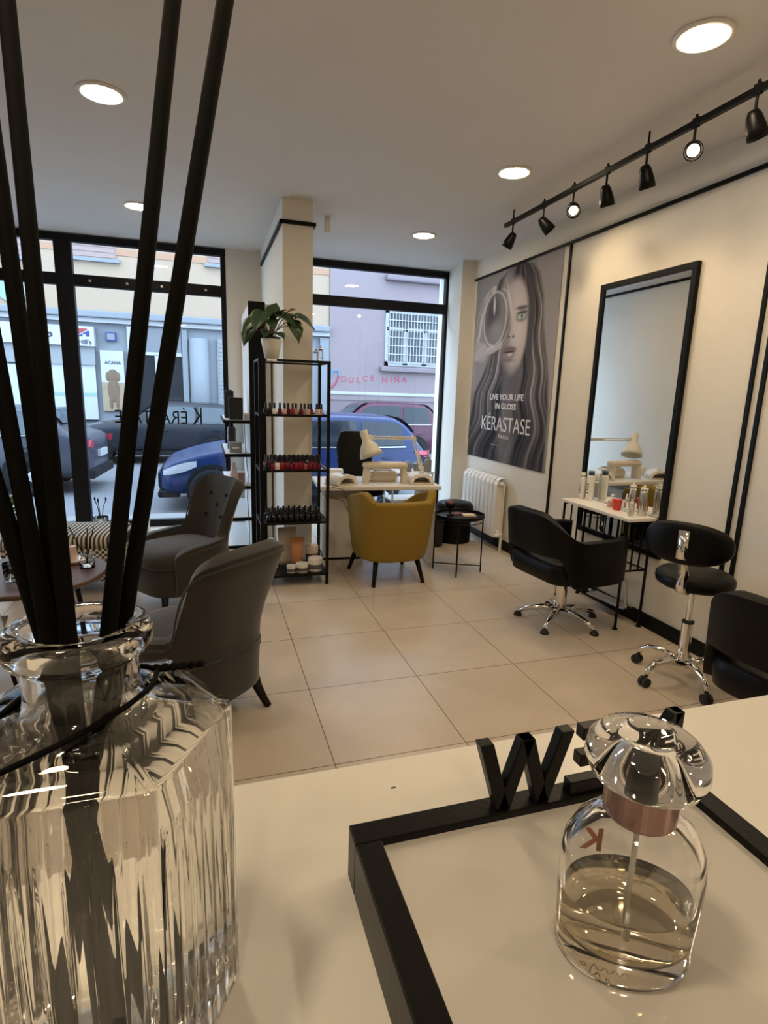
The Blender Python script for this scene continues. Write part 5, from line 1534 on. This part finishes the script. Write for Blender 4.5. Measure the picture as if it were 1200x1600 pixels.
rows.append(section(.1305, RH * .6, mix=.5, circ=.028)); rows.append(section(.1270, RH * .84)); rows.append(section(.1230, RH * .90)); rows.append(section(.030, RH * .90)); rows.append(section(.016, RH * .89)); rows.append(section(.0115, RH * .80)); rows.append(section(.010, RH * .4))
b = bm(); loft(b, rows); obj('bottle_glass', b, M_GLASS, t, smooth=True)
b = bm(); loft(b, [section(.0099, RH * .4), section(.0114, RH * .801), section(.0159, RH * .8905), section(.030, RH * .9008), section(.1232, RH * .9008), section(.1272, RH * .8405), section(.1303, RH * .6, mix=.5, circ=.0278), section(.1315, RH * .5, mix=1, circ=.0240), section(.1318, RH * .5, mix=1, circ=.0225)]); obj('fragrance_oil', b, mat('clear_fragrance_oil', (.99, .97, .92), 0, trans=1.0, ior=1.36), t, smooth=True)
b = bm()
loop = [(-.0124, .2250, 1.3735), (-.0178, .2226, 1.3747), (-.0217, .2200, 1.3757), (-.0213, .2099, 1.3771), (-.0228, .2001, 1.3785), (-.0281, .1884, 1.3797), (-.0349, .1817, 1.3788), (-.0416, .1774, 1.3776), (-.0510, .1724, 1.3760), (-.0599, .1685, 1.3744), (-.0690, .1700, 1.3738), (-.0740, .1800, 1.3738), (-.0730, .1890, 1.3745), (-.0690, .1990, 1.3755), (-.0640, .2100, 1.3770), (-.0570, .2190, 1.3780), (-.0450, .2240, 1.3785), (-.0330, .2225, 1.3785), (-.0250, .2190, 1.3780), (-.0217, .2190, 1.3765)]
tube(b, [Vector(p) - Vector((HC[0], HC[1], CT)) for p in loop], .0010, 8)
obj('cord', b, M_REED, t, smooth=True)
b = bm()
for q in range(2):
    pts = [Vector((-.0225 + .0185 * i / 14, .2205 + .0100 * i / 14 + .0010 * math.sin(i * 1.3 + q * math.pi), 1.3762 - .0050 * i / 14 + .0009 * math.cos(i * 1.3 + q * math.pi))) - Vector((HC[0], HC[1], CT)) for i in range(15)]
    tube(b, pts, .0009, 8)
obj('cord_knot', b, M_REED, t, smooth=True)
# the black reeds
C0 = Vector((0, 0, 1.485))
def reed(m, px, dep, label, rad=.0027, low=1.262):
    x, y = px
    d = _f + _r * ((x - 600) / 880.23) - _u * ((y - 800) / 880.23)
    P = C0 + d * dep
    M = Vector(m)
    D = (P - M).normalized()
    top = M + D * .30
    bot = M - D * ((M.z - low) / D.z)
    b = bm(); tube(b, [bot, top], rad, 16)
    o = obj('reed', b, M_REED, None, smooth=False)
    for p in o.data.polygons:
        p.use_smooth = len(p.vertices) == 4
    tag(o, label, 'reed', 'black reeds in the glass bottle')
    return o
reed((-.0295, .2035, 1.405), (352, 0), .182, 'thick black reed leaning furthest right in the big glass bottle')
reed((-.0335, .1965, 1.405), (270, 0), .188, 'thick black reed just left of the one leaning furthest right in the big bottle')
reed((-.0450, .1930, 1.405), (10, 0), .180, 'thick black reed rising left to the upper corner of the picture')
reed((-.0485, .2005, 1.405), (0, 290), .185, 'thick black reed crossing the window between the corner reed and the lower leaning ones')
reed((-.0510, .1945, 1.405), (0, 590), .182, 'thick black reed leaving the picture edge at mid-height of the window')
reed((-.0545, .2000, 1.405), (0, 780), .180, 'thick black reed leaning lowest, over the coffee table, in the big bottle')
